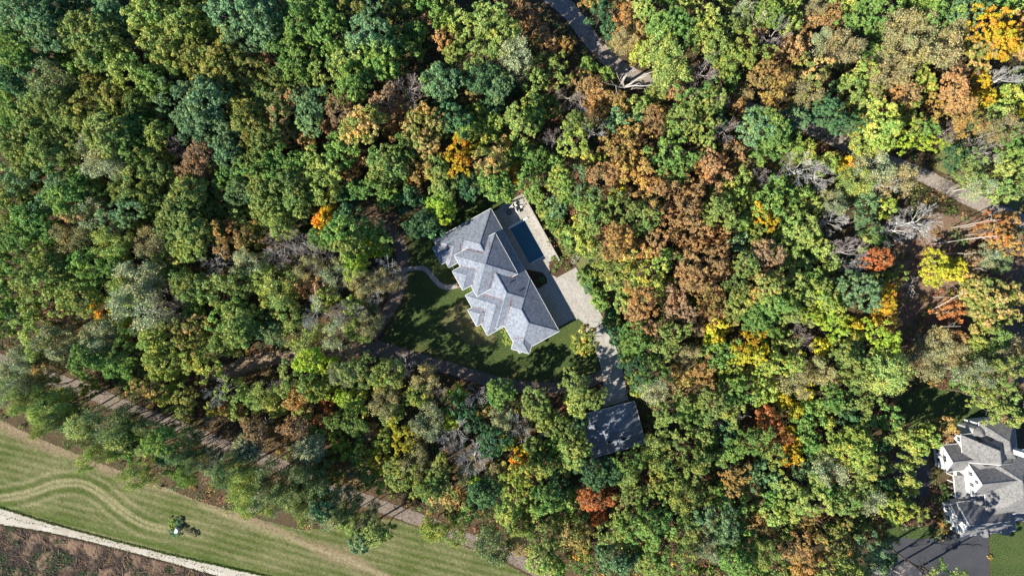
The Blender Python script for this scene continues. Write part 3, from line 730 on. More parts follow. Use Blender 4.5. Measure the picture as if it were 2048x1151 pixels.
# ------------------------------------------------------------------ plan of the place (photo pixels at ground level)
def inside(x, y, poly):
    c = False; n = len(poly); j = n-1
    for i in range(n):
        xi, yi = poly[i]; xj, yj = poly[j]
        if (yi > y) != (yj > y) and x < (xj-xi)*(y-yi)/(yj-yi)+xi: c = not c
        j = i
    return c
def dline(x, y, pts):
    best = 1e9
    for (ax, ay), (bx, by) in zip(pts[:-1], pts[1:]):
        dx, dy = bx-ax, by-ay
        t = max(0, min(1, ((x-ax)*dx+(y-ay)*dy)/(dx*dx+dy*dy)))
        best = min(best, math.hypot(x-ax-t*dx, y-ay-t*dy))
    return best
def smooth(pts, n=6):
    out = []
    for i in range(len(pts)-1):
        p0 = pts[max(0, i-1)]; p1 = pts[i]; p2 = pts[i+1]; p3 = pts[min(len(pts)-1, i+2)]
        for k in range(n):
            t = k/n
            out.append(tuple(.5*((2*p1[j])+(-p0[j]+p2[j])*t+(2*p0[j]-5*p1[j]+4*p2[j]-p3[j])*t*t+(-p0[j]+3*p1[j]-3*p2[j]+p3[j])*t**3) for j in range(len(p1))))
    out.append(tuple(pts[-1]))
    return out

LANE_N = [(1040, -60, 34), (1100, -10, 34), (1135, 18, 34), (1165, 55, 33), (1195, 95, 32), (1228, 128, 32), (1268, 152, 30), (1330, 172, 27), (1420, 195, 25), (1520, 222, 25),
          (1600, 248, 26), (1660, 275, 27), (1720, 302, 27), (1790, 328, 27), (1850, 352, 28), (1900, 378, 29), (1950, 402, 30), (2010, 428, 30), (2110, 470, 30)]
TRAIL = [(-60, 700, 26), (90, 752, 26), (150, 772, 27), (220, 800, 28), (300, 834, 28), (380, 862, 28), (440, 888, 26), (500, 908, 26), (560, 930, 26), (620, 958, 26), (700, 988, 26), (780, 1018, 25), (850, 1042, 25),
         (920, 1072, 25), (1000, 1103, 25), (1060, 1133, 25), (1130, 1180, 25)]
LOOP = [(1215, 742, 22), (1180, 762, 22), (1130, 772, 22), (1060, 775, 23), (985, 762, 24), (905, 738, 24), (830, 716, 26), (760, 698, 32), (735, 684, 34), (752, 655, 26), (778, 620, 25), (795, 585, 25), (803, 545, 26), (804, 510, 26),
        (795, 480, 24), (775, 458, 20), (755, 440, 16)]
SPUR = [(745, 690, 30), (690, 706, 30), (640, 712, 28), (580, 718, 28), (540, 716, 30), (490, 730, 34), (440, 746, 26), (400, 752, 18)]
WALK = [(806, 540, 9), (822, 537, 9), (845, 536, 9), (858, 545, 9), (868, 557, 9.5), (880, 569, 10), (895, 574, 10), (920, 569, 10)]
LAWN = [(812, 470), (818, 510), (817, 560), (804, 605), (780, 640), (757, 690), (830, 706), (905, 727), (985, 752), (1060, 764), (1130, 760), (1200, 745), (1205, 700), (1185, 660), (1150, 628), (1060, 560), (1010, 395), (940, 405), (860, 440)]
DRIVE = [(1114.5, 554.5), (1151.8, 534.2), (1187.7, 601), (1212.8, 648), (1230, 690), (1243, 728), (1251, 770), (1257, 800), (1205, 814), (1207, 762), (1199, 722), (1184, 684), (1172, 661), (1167, 645), (1157, 637), (1143, 639), (1117, 654), (1062, 560), (1075, 576)]
FIELD = [(-80, 800), (0, 838), (60, 868), (120, 893), (200, 925), (300, 962), (400, 1002), (500, 1032), (600, 1058), (700, 1055), (770, 1036), (800, 1040), (850, 1060), (920, 1088), (1000, 1120), (1060, 1152), (1120, 1200),
         (680, 1200), (620, 1178), (520, 1152), (440, 1133), (330, 1108), (200, 1075), (90, 1045), (0, 1018), (-80, 995)]
ROADG = [(-80, 993, 1024), (0, 1016, 1047), (90, 1044, 1062), (200, 1074, 1087), (330, 1107, 1121), (440, 1132, 1152), (520, 1150, 1172), (640, 1182, 1208)]
GARAGE = [(1268.8, 802.1), (1291, 885.6), (1183.9, 915.1), (1161.8, 830.9)]
HOUSE = [(870, 480), (985, 420), (1118, 660), (1060, 705), (975, 665), (905, 560)]
PATIO = [(1000, 416), (1044, 391), (1120, 522), (1100, 560), (1060, 560)]
WHITEHOUSE = [(1880, 880), (2048, 830), (2080, 1060), (1890, 1075)]
ND = [(1752, 1080), (1775, 1072), (1840, 1078), (1896, 1068), (1976, 1068), (1980, 1200), (1752, 1200)]
NC = [(1790, 905), (1835, 895), (1858, 915), (1862, 960), (1855, 990), (1815, 1000), (1782, 960)]
NL1 = [(1795, 795), (1850, 770), (1930, 790), (1985, 800), (2060, 810), (2060, 850), (1990, 838), (1940, 866), (1890, 872), (1830, 868)]
NL2 = [(1979, 1072), (2010, 1052), (2060, 1040), (2100, 1200), (1984, 1200)]
NL3 = [(1772, 1058), (1800, 1052), (1862, 1050), (1868, 1072), (1800, 1083), (1772, 1072)]

def off_limits(x, y, m=0):
    for L in (LANE_N, TRAIL, LOOP, WALK):
        pts = [(p[0], p[1]) for p in L]
        if dline(x, y, pts) < L[len(L)//2][2]/2+m: return True
    if dline(x, y, [(p[0], p[1]) for p in SPUR]) < 13+m: return True
    for poly in (LAWN, DRIVE, FIELD, GARAGE, HOUSE, PATIO, WHITEHOUSE, ND, NC, NL1, NL2, NL3):
        if inside(x, y, poly): return True
    return y > 1000 and x < 640 and y > 1000+.25*x

# ------------------------------------------------------------------ ground sheets
n_ = 60
xs = np.linspace(-420, 420, n_+1)
gv = np.array([(x, y, -.05) for y in xs for x in xs])
gf = np.array([(j*(n_+1)+i, j*(n_+1)+i+1, (j+1)*(n_+1)+i+1, (j+1)*(n_+1)+i) for j in range(n_) for i in range(n_)])
setp(obj('ground', indexed('ground', gv, gf, M_ground)), kind='structure')

def sheet(name, pts, z, mat, kind='structure', jag=0, seed=1, parent=None):
    g = random.Random(seed)
    out = []
    n = len(pts)
    for i in range(n):
        a, b = pts[i], pts[(i+1) % n]
        L = math.hypot(b[0]-a[0], b[1]-a[1]); k = max(1, int(L/5)) if jag else 1
        for j in range(k):
            t = j/k
            out.append((a[0]+(b[0]-a[0])*t+(g.uniform(-jag, jag)), a[1]+(b[1]-a[1])*t+g.uniform(-jag, jag)))
    vs = [P(x, y) for x, y in out]
    vs = [(v[0], v[1], z) for v in vs]
    import bmesh
    bm = bmesh.new()
    f = bm.faces.new([bm.verts.new(v) for v in vs])
    bmesh.ops.triangulate(bm, faces=[f])
    for f in bm.faces:
        if f.normal.z < 0: f.normal_flip()
    me = bpy.data.meshes.new(name); bm.to_mesh(me); bm.free(); me.materials.append(mat)
    o = obj(name, me, parent)
    if kind: setp(o, kind=kind)
    return o

def ribbon(name, line, z, mat, jag=.8, seed=3):
    g = random.Random(seed)
    pts = smooth(line, 8)
    V = []; F = []
    for i, (x, y, wd) in enumerate(pts):
        q = pts[min(i+1, len(pts)-1)]; p = pts[max(i-1, 0)]
        dx, dy = q[0]-p[0], q[1]-p[1]; L = math.hypot(dx, dy) or 1
        nx, ny = -dy/L, dx/L
        for s in (-1, -.4, .3, 1):
            j = g.uniform(-jag, jag) if abs(s) == 1 else 0
            a = P(x+nx*(wd/2*s+j), y+ny*(wd/2*s+j)); V.append((a[0], a[1], z))
    for i in range(len(pts)-1):
        for k in range(3): F.append((i*4+k, i*4+k+1, i*4+5+k, i*4+4+k))
    me = mesh(name, V, F, mat)
    import bmesh
    bm = bmesh.new(); bm.from_mesh(me)
    for f in bm.faces:
        if f.normal.z < 0: f.normal_flip()
    bm.to_mesh(me); bm.free()
    return setp(obj(name, me), kind='structure')

sheet('lawn', LAWN, .004, M_lawn, jag=1.0)
sheet('painted_sunlit_patch', [(893, 622), (925, 602), (950, 632), (975, 668), (1000, 672), (985, 690), (940, 690), (905, 665), (880, 650)], .0075, M_sunlit_lawn, jag=3)  # tan sheet that paints the lawn's sunlit patch as colour
ribbon('woodland_lane', LANE_N, .030, M_lane, 1.0)
ribbon('paved_trail', TRAIL, .026, M_trail, 1.2)
ribbon('dirt_spur_path', SPUR, .012, M_clay, 3.0)
ribbon('loop_drive', LOOP, .018, M_asphalt, .8)
ribbon('garden_walk', WALK, .034, M_concrete2, .3)
sheet('leaf_strewn_clearing', [(1790, 440), (1890, 425), (1990, 440), (2090, 470), (2090, 780), (1900, 740), (1800, 700), (1780, 560)], -.020, M_clearing, jag=4)
sheet('leaf_strewn_clearing', [(640, 415), (760, 395), (800, 430), (790, 465), (740, 450), (650, 450)], -.018, M_clearing, jag=3)
sheet('leaf_strewn_clearing', [(1128, 500), (1200, 480), (1290, 510), (1320, 590), (1260, 620), (1190, 580), (1150, 530)], -.016, M_tallgrass, jag=3)
sheet('rough_grass', [(1900, 170), (2090, 120), (2090, 440), (1960, 390), (1860, 330), (1900, 260)], -.022, M_tallgrass, jag=4)
sheet('rough_grass', [(1440, 330), (1620, 300), (1640, 400), (1520, 450), (1380, 470)], -.012, M_tallgrass, jag=4)
sheet('side_yard_grass', NL1, .004, M_lawn, jag=1.5)
sheet('side_yard_grass', NL2, .006, M_lawn, jag=.6)
sheet('side_yard_grass', NL3, .008, M_lawn, jag=.6)
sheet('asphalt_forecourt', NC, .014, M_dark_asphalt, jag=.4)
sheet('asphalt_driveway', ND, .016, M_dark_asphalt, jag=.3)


# mown field: real turf sheet with the mower's passes as its colour
FX, FY = 420, 150
S_CURVE = smooth([(-60, 1000), (0, 996), (60, 985), (110, 968), (160, 966), (200, 985), (240, 1018), (290, 1048), (360, 1062), (450, 1075)], 8)
def field_tone(px, py, g):
    base = np.array([.080, .108, .026])
    straw = np.array([.27, .25, .14]); tan = np.array([.27, .20, .135]); dk = np.array([.065, .11, .016]); soil = np.array([.20, .135, .085])
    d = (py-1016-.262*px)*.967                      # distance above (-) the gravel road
    dc = dline(px, py, S_CURVE) if px < 470 else 99
    near_s = math.exp(-(dc/26)**2)*(1 if px < 300 else max(0, 1-(px-300)/120))
    st = .5+.5*math.sin(d*.42+1.4*math.sin(px*.006))
    st2 = .5+.5*math.sin(dc*.33)
    f = (1-near_s)*st*.38+near_s*(st2**2*1.25-.1)+.16*mn.noise(Vector((px*.02+py*.0, (py-.27*px)*.16, 2)))+.18*mn.noise(Vector((px*.03, py*.03, 7)))+.12
    f += .16*math.sin(px*.021+py*.05)*math.sin(px*.013-py*.03)
    c = base*(1-max(0, min(1, f)))+straw*max(0, min(1, f))
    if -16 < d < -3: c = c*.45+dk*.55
    # worn tan strip under the tree row
    strip = dline(px, py, [(-80, 810), (0, 848), (100, 892), (180, 925), (300, 965), (420, 1005), (520, 1045), (620, 1090), (700, 1120), (790, 1160)])
    k = math.exp(-(strip/(11+5*math.sin(px*.03)))**2)
    c = c*(1-k*.9)+tan*k*.9
    line2 = dline(px, py, [(400, 1010), (500, 1048), (600, 1085), (700, 1122), (790, 1160)])
    k = math.exp(-(line2/5)**2); c = c*(1-k*.5)+straw*1.2*k*.5
    c = c*(1+g.normal(0, .16))
    return c
g = np.random.default_rng(5)
V = []; cols = []
nx, ny = 420, 150
x0, x1, y0, y1 = -90, 1110, 800, 1200
for j in range(ny+1):
    for i in range(nx+1):
        px, py = x0+(x1-x0)*i/nx, y0+(y1-y0)*j/ny
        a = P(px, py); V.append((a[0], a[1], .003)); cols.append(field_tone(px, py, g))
F = []
for j in range(ny):
    for i in range(nx):
        cx, cy = x0+(x1-x0)*(i+.5)/nx, y0+(y1-y0)*(j+.5)/ny
        if inside(cx, cy, FIELD): F.append((j*(nx+1)+i, (j+1)*(nx+1)+i, (j+1)*(nx+1)+i+1, j*(nx+1)+i+1))
me = indexed('field', np.array(V), np.array(F), M_field)
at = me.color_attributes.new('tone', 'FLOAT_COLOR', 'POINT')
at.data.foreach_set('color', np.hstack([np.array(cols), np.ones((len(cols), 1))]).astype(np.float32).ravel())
setp(obj('field', me), kind='structure')

# gravel road with a ragged upper edge
g = random.Random(8)
up = smooth([(a, b) for a, b, c in ROADG], 26); lo = smooth([(a, c) for a, b, c in ROADG], 26)
V = []; F = []
for i, (a, b) in enumerate(zip(up, lo)):
    ja, jb = g.uniform(-1.6, 1.6), g.uniform(-.8, .8)
    for t, z in ((0, .022), (.3, .05), (.7, .05), (1, .022)):
        q = P(a[0]+(b[0]-a[0])*t, a[1]+ja*(1-t)+(b[1]-a[1]+jb)*t); V.append((q[0], q[1], z))
for i in range(len(up)-1):
    for k in range(3): F.append((i*4+k, i*4+4+k, i*4+5+k, i*4+1+k))
setp(obj('gravel_road', mesh('gravel_road', V, F, M_gravel)), kind='structure')

# churned earth below the road: furrows and ruts in relief

V = []; cols = []
nx, ny = 420, 130
x0, x1, y0, y1 = -90, 660, 1015, 1230
for j in range(ny+1):
    for i in range(nx+1):
        px, py = x0+(x1-x0)*i/nx, y0+(y1-y0)*j/ny
        edge = np.interp(px, [p[0] for p in lo], [p[1] for p in lo])
        dd = py-edge
        a = P(px, py)
        n1 = mn.fractal(Vector((px*.03, py*.03, 1)), 1.0, 2.0, 5)
        rut = math.sin((px*.9+py*.35)*.16+3*n1)
        z = .0+.22*max(0, min(1, dd/6))*(.6+.8*n1+.5*rut+.8*mn.noise(Vector((px*.25, py*.12, 4))))
        V.append((a[0], a[1], z))
        dark = np.array([.050, .040, .036]); br = np.array([.24, .16, .115]); gr = np.array([.07, .12, .05])
        k = .34+1.3*n1+.30*rut+.5*mn.noise(Vector((px*.25, py*.12, 4)))-(.5 if dd > 26+10*n1 else 0)*(1 if px < 120 else .5)
        k = max(0, min(1, k)); c = dark*(1-k)+br*k
        if dd < 3: c = np.array([.075, .05, .035])
        V[-1] = V[-1]
        cols.append(c*(1+.12*random.random()))
F = []
for j in range(ny):
    for i in range(nx):
        cx, cy = x0+(x1-x0)*(i+.5)/nx, y0+(y1-y0)*(j+.5)/ny
        if cy > np.interp(cx, [p[0] for p in lo], [p[1] for p in lo])-1: F.append((j*(nx+1)+i, (j+1)*(nx+1)+i, (j+1)*(nx+1)+i+1, j*(nx+1)+i+1))
me = indexed('churned_field', np.array(V), np.array(F), M_dirt)
at = me.color_attributes.new('tone', 'FLOAT_COLOR', 'POINT')
at.data.foreach_set('color', np.hstack([np.array(cols), np.ones((len(cols), 1))]).astype(np.float32).ravel())
setp(obj('churned_field', me), kind='structure')

# ------------------------------------------------------------------ paving pieces
def clip(poly, cell):
    """clip a polygon by a convex ccw cell"""
    out = poly
    for i in range(len(cell)):
        a, b = cell[i], cell[(i+1) % len(cell)]
        inp, out = out, []
        if not inp: return []
        def sd(p): return (b[0]-a[0])*(p[1]-a[1])-(b[1]-a[1])*(p[0]-a[0])
        for j in range(len(inp)):
            p, q = inp[j-1], inp[j]
            dp, dq = sd(p), sd(q)
            if (dp >= 0) != (dq >= 0):
                t = dp/(dp-dq); out.append((p[0]+(q[0]-p[0])*t, p[1]+(q[1]-p[1])*t))
            if dq >= 0: out.append(q)
    return out
def area(p): return .5*sum(p[i-1][0]*p[i][1]-p[i][0]*p[i-1][1] for i in range(len(p)))

# house frame: u along the long pool-side eave, w across it towards the pool (photo pixels)
OU, OW, OO = (.485, .875), (.875, -.485), (981.6, 416.7)
def HW(U, W): return (OO[0]+OU[0]*U+OW[0]*W, OO[1]+OU[1]*U+OW[1]*W)
def slabs(parent, polys, U0, U1, W0, W1, du, dw, z0, z1, holes=(), gap=.10, mats=None):
    g = random.Random(4)
    U = U0
    while U < U1:
        W = W0
        while W < W1:
            cu, cw = U+du/2, W+dw/2
            cell = [HW(U+gap, W+gap), HW(U+du-gap, W+gap), HW(U+du-gap, W+dw-gap), HW(U+gap, W+dw-gap)]
            if area(cell) < 0: cell = cell[::-1]
            for poly in polys:
                pc = clip(poly, cell)
                if len(pc) >= 3 and abs(area(pc)) > 6:
                    if any(inside(*HW(cu, cw), h) for h in holes): continue
                    b = MB(); b.prism([P(x, y)[:2] for x, y in pc], z0, z1+g.uniform(0, .006))
                    b.build('slab', g.choice(mats), parent)
            W += dw
        U += du

sheet('driveway_base', DRIVE, .028, M_concrete2)
drive = empty('driveway', P(1180, 610))
setp(drive, kind='structure')
_inv = drive.location.copy()
def under(parent_loc, objs):
    for o in objs: o.location = Vector(o.location)-Vector(parent_loc)
before = set(bpy.data.objects)
slabs(drive, [DRIVE], 185, 480, -30, 120, 27, 23, -.03, .05, mats=[M_concrete, M_concrete, M_concrete2])
under(_inv, set(bpy.data.objects)-before)

patio = empty('pool_patio', P(1040, 430))
setp(patio, kind='structure')
before = set(bpy.data.objects)
rect = lambda a, b, c, d: [HW(a, c), HW(b, c), HW(b, d), HW(a, d)]
pool_hole = rect(53.3, 135, 13, 48.4)
for (a, b, c, d) in ((8, 53.3, 1.5, 67.5), (53.3, 135, 1.5, 13.6), (53.3, 135, 48.4, 67.5), (135, 157, 1.5, 49), (135, 150, 49, 67.5)):
    n1, n2 = max(1, round((b-a)/25)), max(1, round((d-c)/20))
    slabs(patio, [rect(a, b, c, d)], a, b-.1, c, d-.1, (b-a)/n1, (d-c)/n2, -.03, .09, gap=.08, mats=[M_concrete, M_concrete2])
# walk between the two planting beds
wk = [HW(157, 3), HW(157, 49), (1098, 528), (1100, 546), (1114, 555), (1094, 566), (1094, 558), (1087, 546), (1066, 539)]
slabs(patio, [wk], 157, 190, 1, 60, 16, 20, -.03, .085, gap=.08, mats=[M_concrete2])
under(P(1040, 430), set(bpy.data.objects)-before)

def hbox(mb, U0, U1, W0, W1, z0, z1):
    mb.prism([P(*HW(U0, W0))[:2], P(*HW(U1, W0))[:2], P(*HW(U1, W1))[:2], P(*HW(U0, W1))[:2]], z0, z1)
pool = empty('swimming_pool', (0, 0, 0))
setp(pool, 'rectangular swimming pool with dark blue water in the patio behind the big grey-roofed house', 'swimming pool')
b = MB(); hbox(b, 53.4, 134, 14.2, 47.6, .0, .055); b.build('water', M_water, pool)
b = MB(); hbox(b, 133.9, 135.1, 13, 48.4, .0, .125); b.build('coping', M_white, pool)
b = MB(); hbox(b, 50.2, 53.6, 11.5, 55, .09, .34); b.build('cover_box', M_white, pool)
b = MB(); hbox(b, 53.6, 133.9, 13, 14.2, .0, .11); b.build('coping', M_wall_stone, pool)
b = MB(); hbox(b, 53.6, 133.9, 47.6, 48.7, .0, .11); b.build('coping', M_wall_stone, pool)
wl = empty('retaining_wall', (0, 0, 0))
setp(wl, 'long low pale wall along the outer edge of the pool patio', 'wall')
b = MB(); hbox(b, 8, 157.5, 67.6, 70, -.1, 1.05); b.build('wall_run', M_wall_stone, wl)
b = MB(); hbox(b, 7.9, 157.6, 67.3, 70.3, 1.05, 1.12); b.build('coping', M_concrete, wl)
wl = empty('garden_wall', (0, 0, 0))
setp(wl, 'short low pale wall closing the upper end of the pool patio', 'wall')
b = MB(); hbox(b, 5.6, 7.8, 16, 70, -.1, .6); b.build('wall_run', M_wall_stone, wl)
b = MB(); hbox(b, 5.4, 8.0, 15.8, 70.2, .6, .67); b.build('coping', M_concrete, wl)

# planting beds
bed1 = [(1050, 538), (1066, 540.4), (1082, 545), (1092, 554), (1094, 562), (1086, 570), (1076, 577)]
bed2 = [(1097, 531), (1108, 521), (1120, 524), (1130, 540), (1131, 545), (1114, 554), (1104, 550)]
for bd in (bed1, bed2):
    o = MB(); o.prism([P(x, y)[:2] for x, y in bd], .0, .10)
    setp(o.build('planting_bed', M_mulch), kind='structure')

# garden steps
st = empty('garden_steps', P(1149, 518))
setp(st, 'curved flight of six narrow garden steps beside the top corner of the driveway', 'steps')
for i in range(7):
    t = i/6
    x, y = 1144.5+10*t+1.5*math.sin(3*t), 525-12*t
    q = P(x, y); c = P(1149, 518)
    b = MB(); b.box((q[0]-c[0], q[1]-c[1], .05+.07*i), (.15, 1.05, .16), R(38+14*t)); b.build('step', M_concrete, st)

# ------------------------------------------------------------------ roofs and walls
def roof_block(parent, quad, eave, pitch, mat, wallmat, kind='hip', over=.45, gable_ends=(0, 1), zb=-.1, gut=True, thick=.22, gmat=None):
    """quad: four plan corners (m), counter-clockwise or not, first edge = a short (end) side 0-1, opposite 2-3; ridge runs from edge 0-1 to edge 2-3"""
    A, B, Cc, D = [Vector((p[0], p[1], 0)) for p in quad]
    L = ((D-A).length+(Cc-B).length)/2; Wd = (B-A).length
    ax = (D-A).normalized(); bx = (B-A).normalized(); h = Wd/2
    rise = h*pitch
    m1 = (A+B)/2; m2 = (Cc+D)/2
    e = Vector((0, 0, eave))
    inset = min(h, L/2)
    r1 = m1+ax*(0 if kind == 'gable' or kind == 'gable1' else inset)+e+Vector((0, 0, rise))
    r2 = m2-ax*(0 if kind in ('gable', 'gable2') else inset)+e+Vector((0, 0, rise))
    if kind == 'hip' and L <= Wd+.01: r2 = r1 = (m1+m2)/2+e+Vector((0, 0, inset*pitch))
    c = [p+e for p in (A, B, Cc, D)]
    lo = [p-Vector((0, 0, thick)) for p in c]
    vs = c+[r1, r2]+lo
    g1, g2 = kind in ('gable', 'gable1'), kind in ('gable', 'gable2')
    fs = ([] if g1 else [(0, 1, 4)])+([] if g2 else [(2, 3, 5)])+[(1, 2, 5, 4), (3, 0, 4, 5), (9, 8, 7, 6)]+[(i, (i+1) % 4, 6+(i+1) % 4, 6+i) for i in range(4)]
    me = mesh('roof', vs, fs, mat)
    import bmesh
    bm = bmesh.new(); bm.from_mesh(me); bmesh.ops.remove_doubles(bm, verts=bm.verts, dist=1e-4); bmesh.ops.recalc_face_normals(bm, faces=bm.faces); bm.to_mesh(me); bm.free()
    rf = obj('roof', me, parent)
    # ridge and hip caps, slightly proud
    caps = MB()
    up = Vector((0, 0, .012))
    if (r2-r1).length > .3: caps.bar(r1+up, r2+up, .20, .06)
    for p, r in ((c[0], r1), (c[1], r1), (c[2], r2), (c[3], r2)):
        if (r-p).length > 1 and not (kind == 'gable'): caps.bar(p+(r-p)*.02+up, r+up, .17, .05)
    if caps.v: caps.build('ridge_cap', mat, rf)
    # walls
    o1, o2 = (.10 if g1 else over), (.10 if g2 else over)
    i_ = [A+ax*o1+bx*over, B+ax*o1-bx*over, Cc-ax*o2-bx*over, D-ax*o2+bx*over]
    wm = MB()
    q = [(p.x, p.y) for p in i_]
    wm.prism(q, zb, eave-thick-.012)
    for end, (p, q2, mid) in enumerate(((i_[0], i_[1], m1), (i_[2], i_[3], m2))):
        if kind == 'gable' or (kind == 'gable1' and end == 0) or (kind == 'gable2' and end == 1):
            d = ax*(1 if end == 0 else -1)
            hh = (q2-p).length/2
            zt = eave+h*pitch-.03
            md = (p+q2)/2
            t_ = .2; hk_ = (h-hh)*pitch-.03
            vs = [p+Vector((0, 0, eave-thick-.012)), q2+Vector((0, 0, eave-thick-.012)), q2+Vector((0, 0, eave+hk_)), md+Vector((0, 0, zt)), p+Vector((0, 0, eave+hk_))]
            vs2 = [v+d*t_ for v in vs]
            wm.add(vs+vs2, [(0, 1, 2, 3, 4), (9, 8, 7, 6, 5)]+[(j, 5+j, 5+(j+1) % 5, (j+1) % 5) for j in range(5)])
    wo = wm.build('wall', wallmat, parent)
    if gut:
        gm = MB()
        segs = [(c[0], c[1]), (c[1], c[2]), (c[2], c[3]), (c[3], c[0])]
        for si, (p, q2) in enumerate(segs):
            isend = si in (0, 2)
            if isend and (kind == 'gable' or (kind == 'gable1' and si == 0) or (kind == 'gable2' and si == 2)):
                rr_ = r1 if si == 0 else r2
                for k in (p, q2): gm.bar(k-Vector((0, 0, .06)), rr_-Vector((0, 0, .06)), .10, .24)
            else:
                dz = Vector((0, 0, -.08)); out = ((p+q2)/2-(A+B+Cc+D)/4-e); out.z = 0
                nrm = (q2-p).cross(Vector((0, 0, 1))).normalized()
                if nrm.dot(out) < 0: nrm = -nrm
                gm.bar(p+dz+nrm*.05, q2+dz+nrm*.05, .10, .11)
        gm.build('gutter', gmat or M_white, parent)
    return rf, wo, (c, r1, r2)

house = empty('house', (0, 0, 0))
setp(house, 'big house with many blue-grey hipped roofs in the clearing at the centre', 'house')
EA, PT = 4.2, .58
def hq(U0, U1, W0, W1, z, along='U'):
    c = [P(*HW(U0, W0), z), P(*HW(U0, W1), z), P(*HW(U1, W1), z), P(*HW(U1, W0), z)]
    if along == 'W': c = [c[0], c[3], c[2], c[1]]
    return c
def hb(U0, U1, W0, W1, z, along='U', kind='hip', pitch=PT, zb=-.1, **k):
    return roof_block(house, hq(U0, U1, W0, W1, z, along), z, pitch, M_roof, M_stucco, kind, zb=zb, **k)
s8 = .125*PT
hb(0, 216, -107, 0, EA)                                                 # main body
hb(160, 280.5, -90.3, .6, EA)                                           # garage wing
hb(.5, 62.5, -130.7, -50, EA-.01, 'W')                                  # upper left wing
hb(12.7, 49.8, -140.2, -98, EA-.02+.10, 'W')                            # bay left of it
hb(46.8, 140.2, -109.6, -16.2, EA+30*s8, zb=EA-.4)                      # raised square tower over the middle
hb(72.3, 115.3, -128.3, -66, EA+31.6*s8, 'W')                           # entry bay
hb(127.2, 218.8, -128.8, -18, EA-6*s8, 'W')                             # lower left wing
hb(155.1, 192.2, -139.0, -96, EA-4.2*s8, 'W')                           # small bay
# the angled bay at the lower corner
kc = [(1022.7, 697.2), (1058.2, 707.0)]
dn = (.276, -.962)
kq = [kc[0], kc[1], (kc[1][0]+dn[0]*60, kc[1][1]+dn[1]*60), (kc[0][0]+dn[0]*60, kc[0][1]+dn[1]*60)]
zk = EA+2.6*s8
roof_block(house, [P(x, y, zk) for x, y in kq], zk, PT, M_roof, M_stucco, 'hip')
# leaves caught in the valleys
g = np.random.default_rng(12)
def valley(a, b, zf, n):
    Vv = []
    for i in range(n):
        t = g.random(); x = a[0]+(b[0]-a[0])*t+g.normal(0, .5); y = a[1]+(b[1]-a[1])*t+g.normal(0, .5)
        Vv.append((x, y))
    return Vv
bpy.context.view_layer.update()
dg = bpy.context.evaluated_depsgraph_get()
roofs = [o for o in house.children if o.name.startswith('roof')]
def roof_z(x, y):
    best = 0
    for o in roofs:
        ok, loc, nr, fi = o.ray_cast(Vector((x, y, 40)), Vector((0, 0, -1)))
        if ok and loc.z > best: best = loc.z
    return best
pts = []
for a, b, n in (((871, 487.5), (901, 496), 70), ((901, 496), (897.5, 521), 30), ((921, 486), (920, 505), 60), ((931, 498), (966, 506), 90), ((919.8, 531.3), (952, 539.5), 70), ((952.4, 540), (943.8, 569.7), 50),
                ((967, 588), (1006, 600), 110), ((1025, 592), (1009, 652), 110), ((942, 612), (971, 619), 70), ((971, 620), (965, 645), 60), ((1028, 677), (1048, 675), 40), ((978, 506), (980, 468), 40), ((986, 545), (978, 580), 60), ((1028, 556), (1020, 552), 30)):
    pts += valley(a, b, 0, n)
Vq = []
for x, y in pts:
    wx, wy, _ = P(x, y, 7.0)
    z = roof_z(wx, wy)
    wx, wy, _ = P(x, y, z); z = roof_z(wx, wy)
    Vq.append((wx, wy, z+.05))
cen = np.array(Vq); nor = unit(g.normal(0, .5, cen.shape)+np.array([0, 0, 1]))
Vl, tn, _ = leaves_from(cen, nor, .20, g, None)
setp(obj('leaf_debris', quads('leaf_debris', Vl, M_debris), house), kind='stuff')
# roof vents, windows, garage doors
for U, W in ((148, -38), (172, -30)):
    q = P(*HW(U, W), 6); z = roof_z(q[0], q[1])
    b = MB(); b.box((q[0], q[1], z+.05), (.45, .35, .2), .6); b.build('roof_vent', M_dark, house)
q = P(972+20, 566+17, 6); z = roof_z(q[0], q[1])
q = P(1045, 587, 6.2); z = roof_z(q[0], q[1])
b = MB(); b.tube([(q[0], q[1], z-.2), (q[0], q[1], z+.5)], [.045, .045], 7); b.build('vent_pipe', M_dark, house)
for k, U in enumerate((196, 222, 248)):
    d_ = MB(); hbox(d_, U, U+19, -3.9, -3.3, 0, 2.6); dd_ = d_.build('garage_door', M_white, house)
    for j in range(4):
        pn = MB(); hbox(pn, U+.8, U+18.2, -3.35, -3.1, .1+.62*j, .62+.62*j); pn.build('panel', M_white, dd_)
for U in (16, 60, 80, 100, 120):
    d_ = MB(); hbox(d_, U, U+12, -3.9, -3.3, .9 if U < 50 else .1, 2.5); dd_ = d_.build('window', M_white, house)
    pn = MB(); hbox(pn, U+.7, U+11.3, -3.35, -3.15, 1.0 if U < 50 else .2, 2.4); pn.build('pane', M_glass, dd_)
# autumn pots at the entry
for i, (x, y) in enumerate(((908, 556), (914, 561), (917, 570))):
    q = P(x, y); b = MB(); b.tube([(0, 0, 0), (0, 0, .25), (0, 0, .5)], [.18, .26, .30], 9)
    r_ = empty('flower_pot', q); b.build('pot', M_orange, r_)
    V, tn, _ = leaves_from(np.random.default_rng(i).normal(0, .2, (60, 3))+np.array([0, 0, .65]), unit(np.random.default_rng(i+9).normal(0, .5, (60, 3))+np.array([0, 0, 1])), .22, np.random.default_rng(i), None)
    obj('blooms', quads('blooms', V, KIND['X' if i % 2 else 'A'][1]), r_)['kind'] = 'stuff'
    setp(r_, ['flower pot of orange blooms at the end of the curved garden walk, uppermost of three', 'middle flower pot with red blooms at the end of the curved garden walk',
              'lowest flower pot of orange blooms where the curved walk meets the house'][i], 'flower pot', 'pots of autumn flowers by the entry')

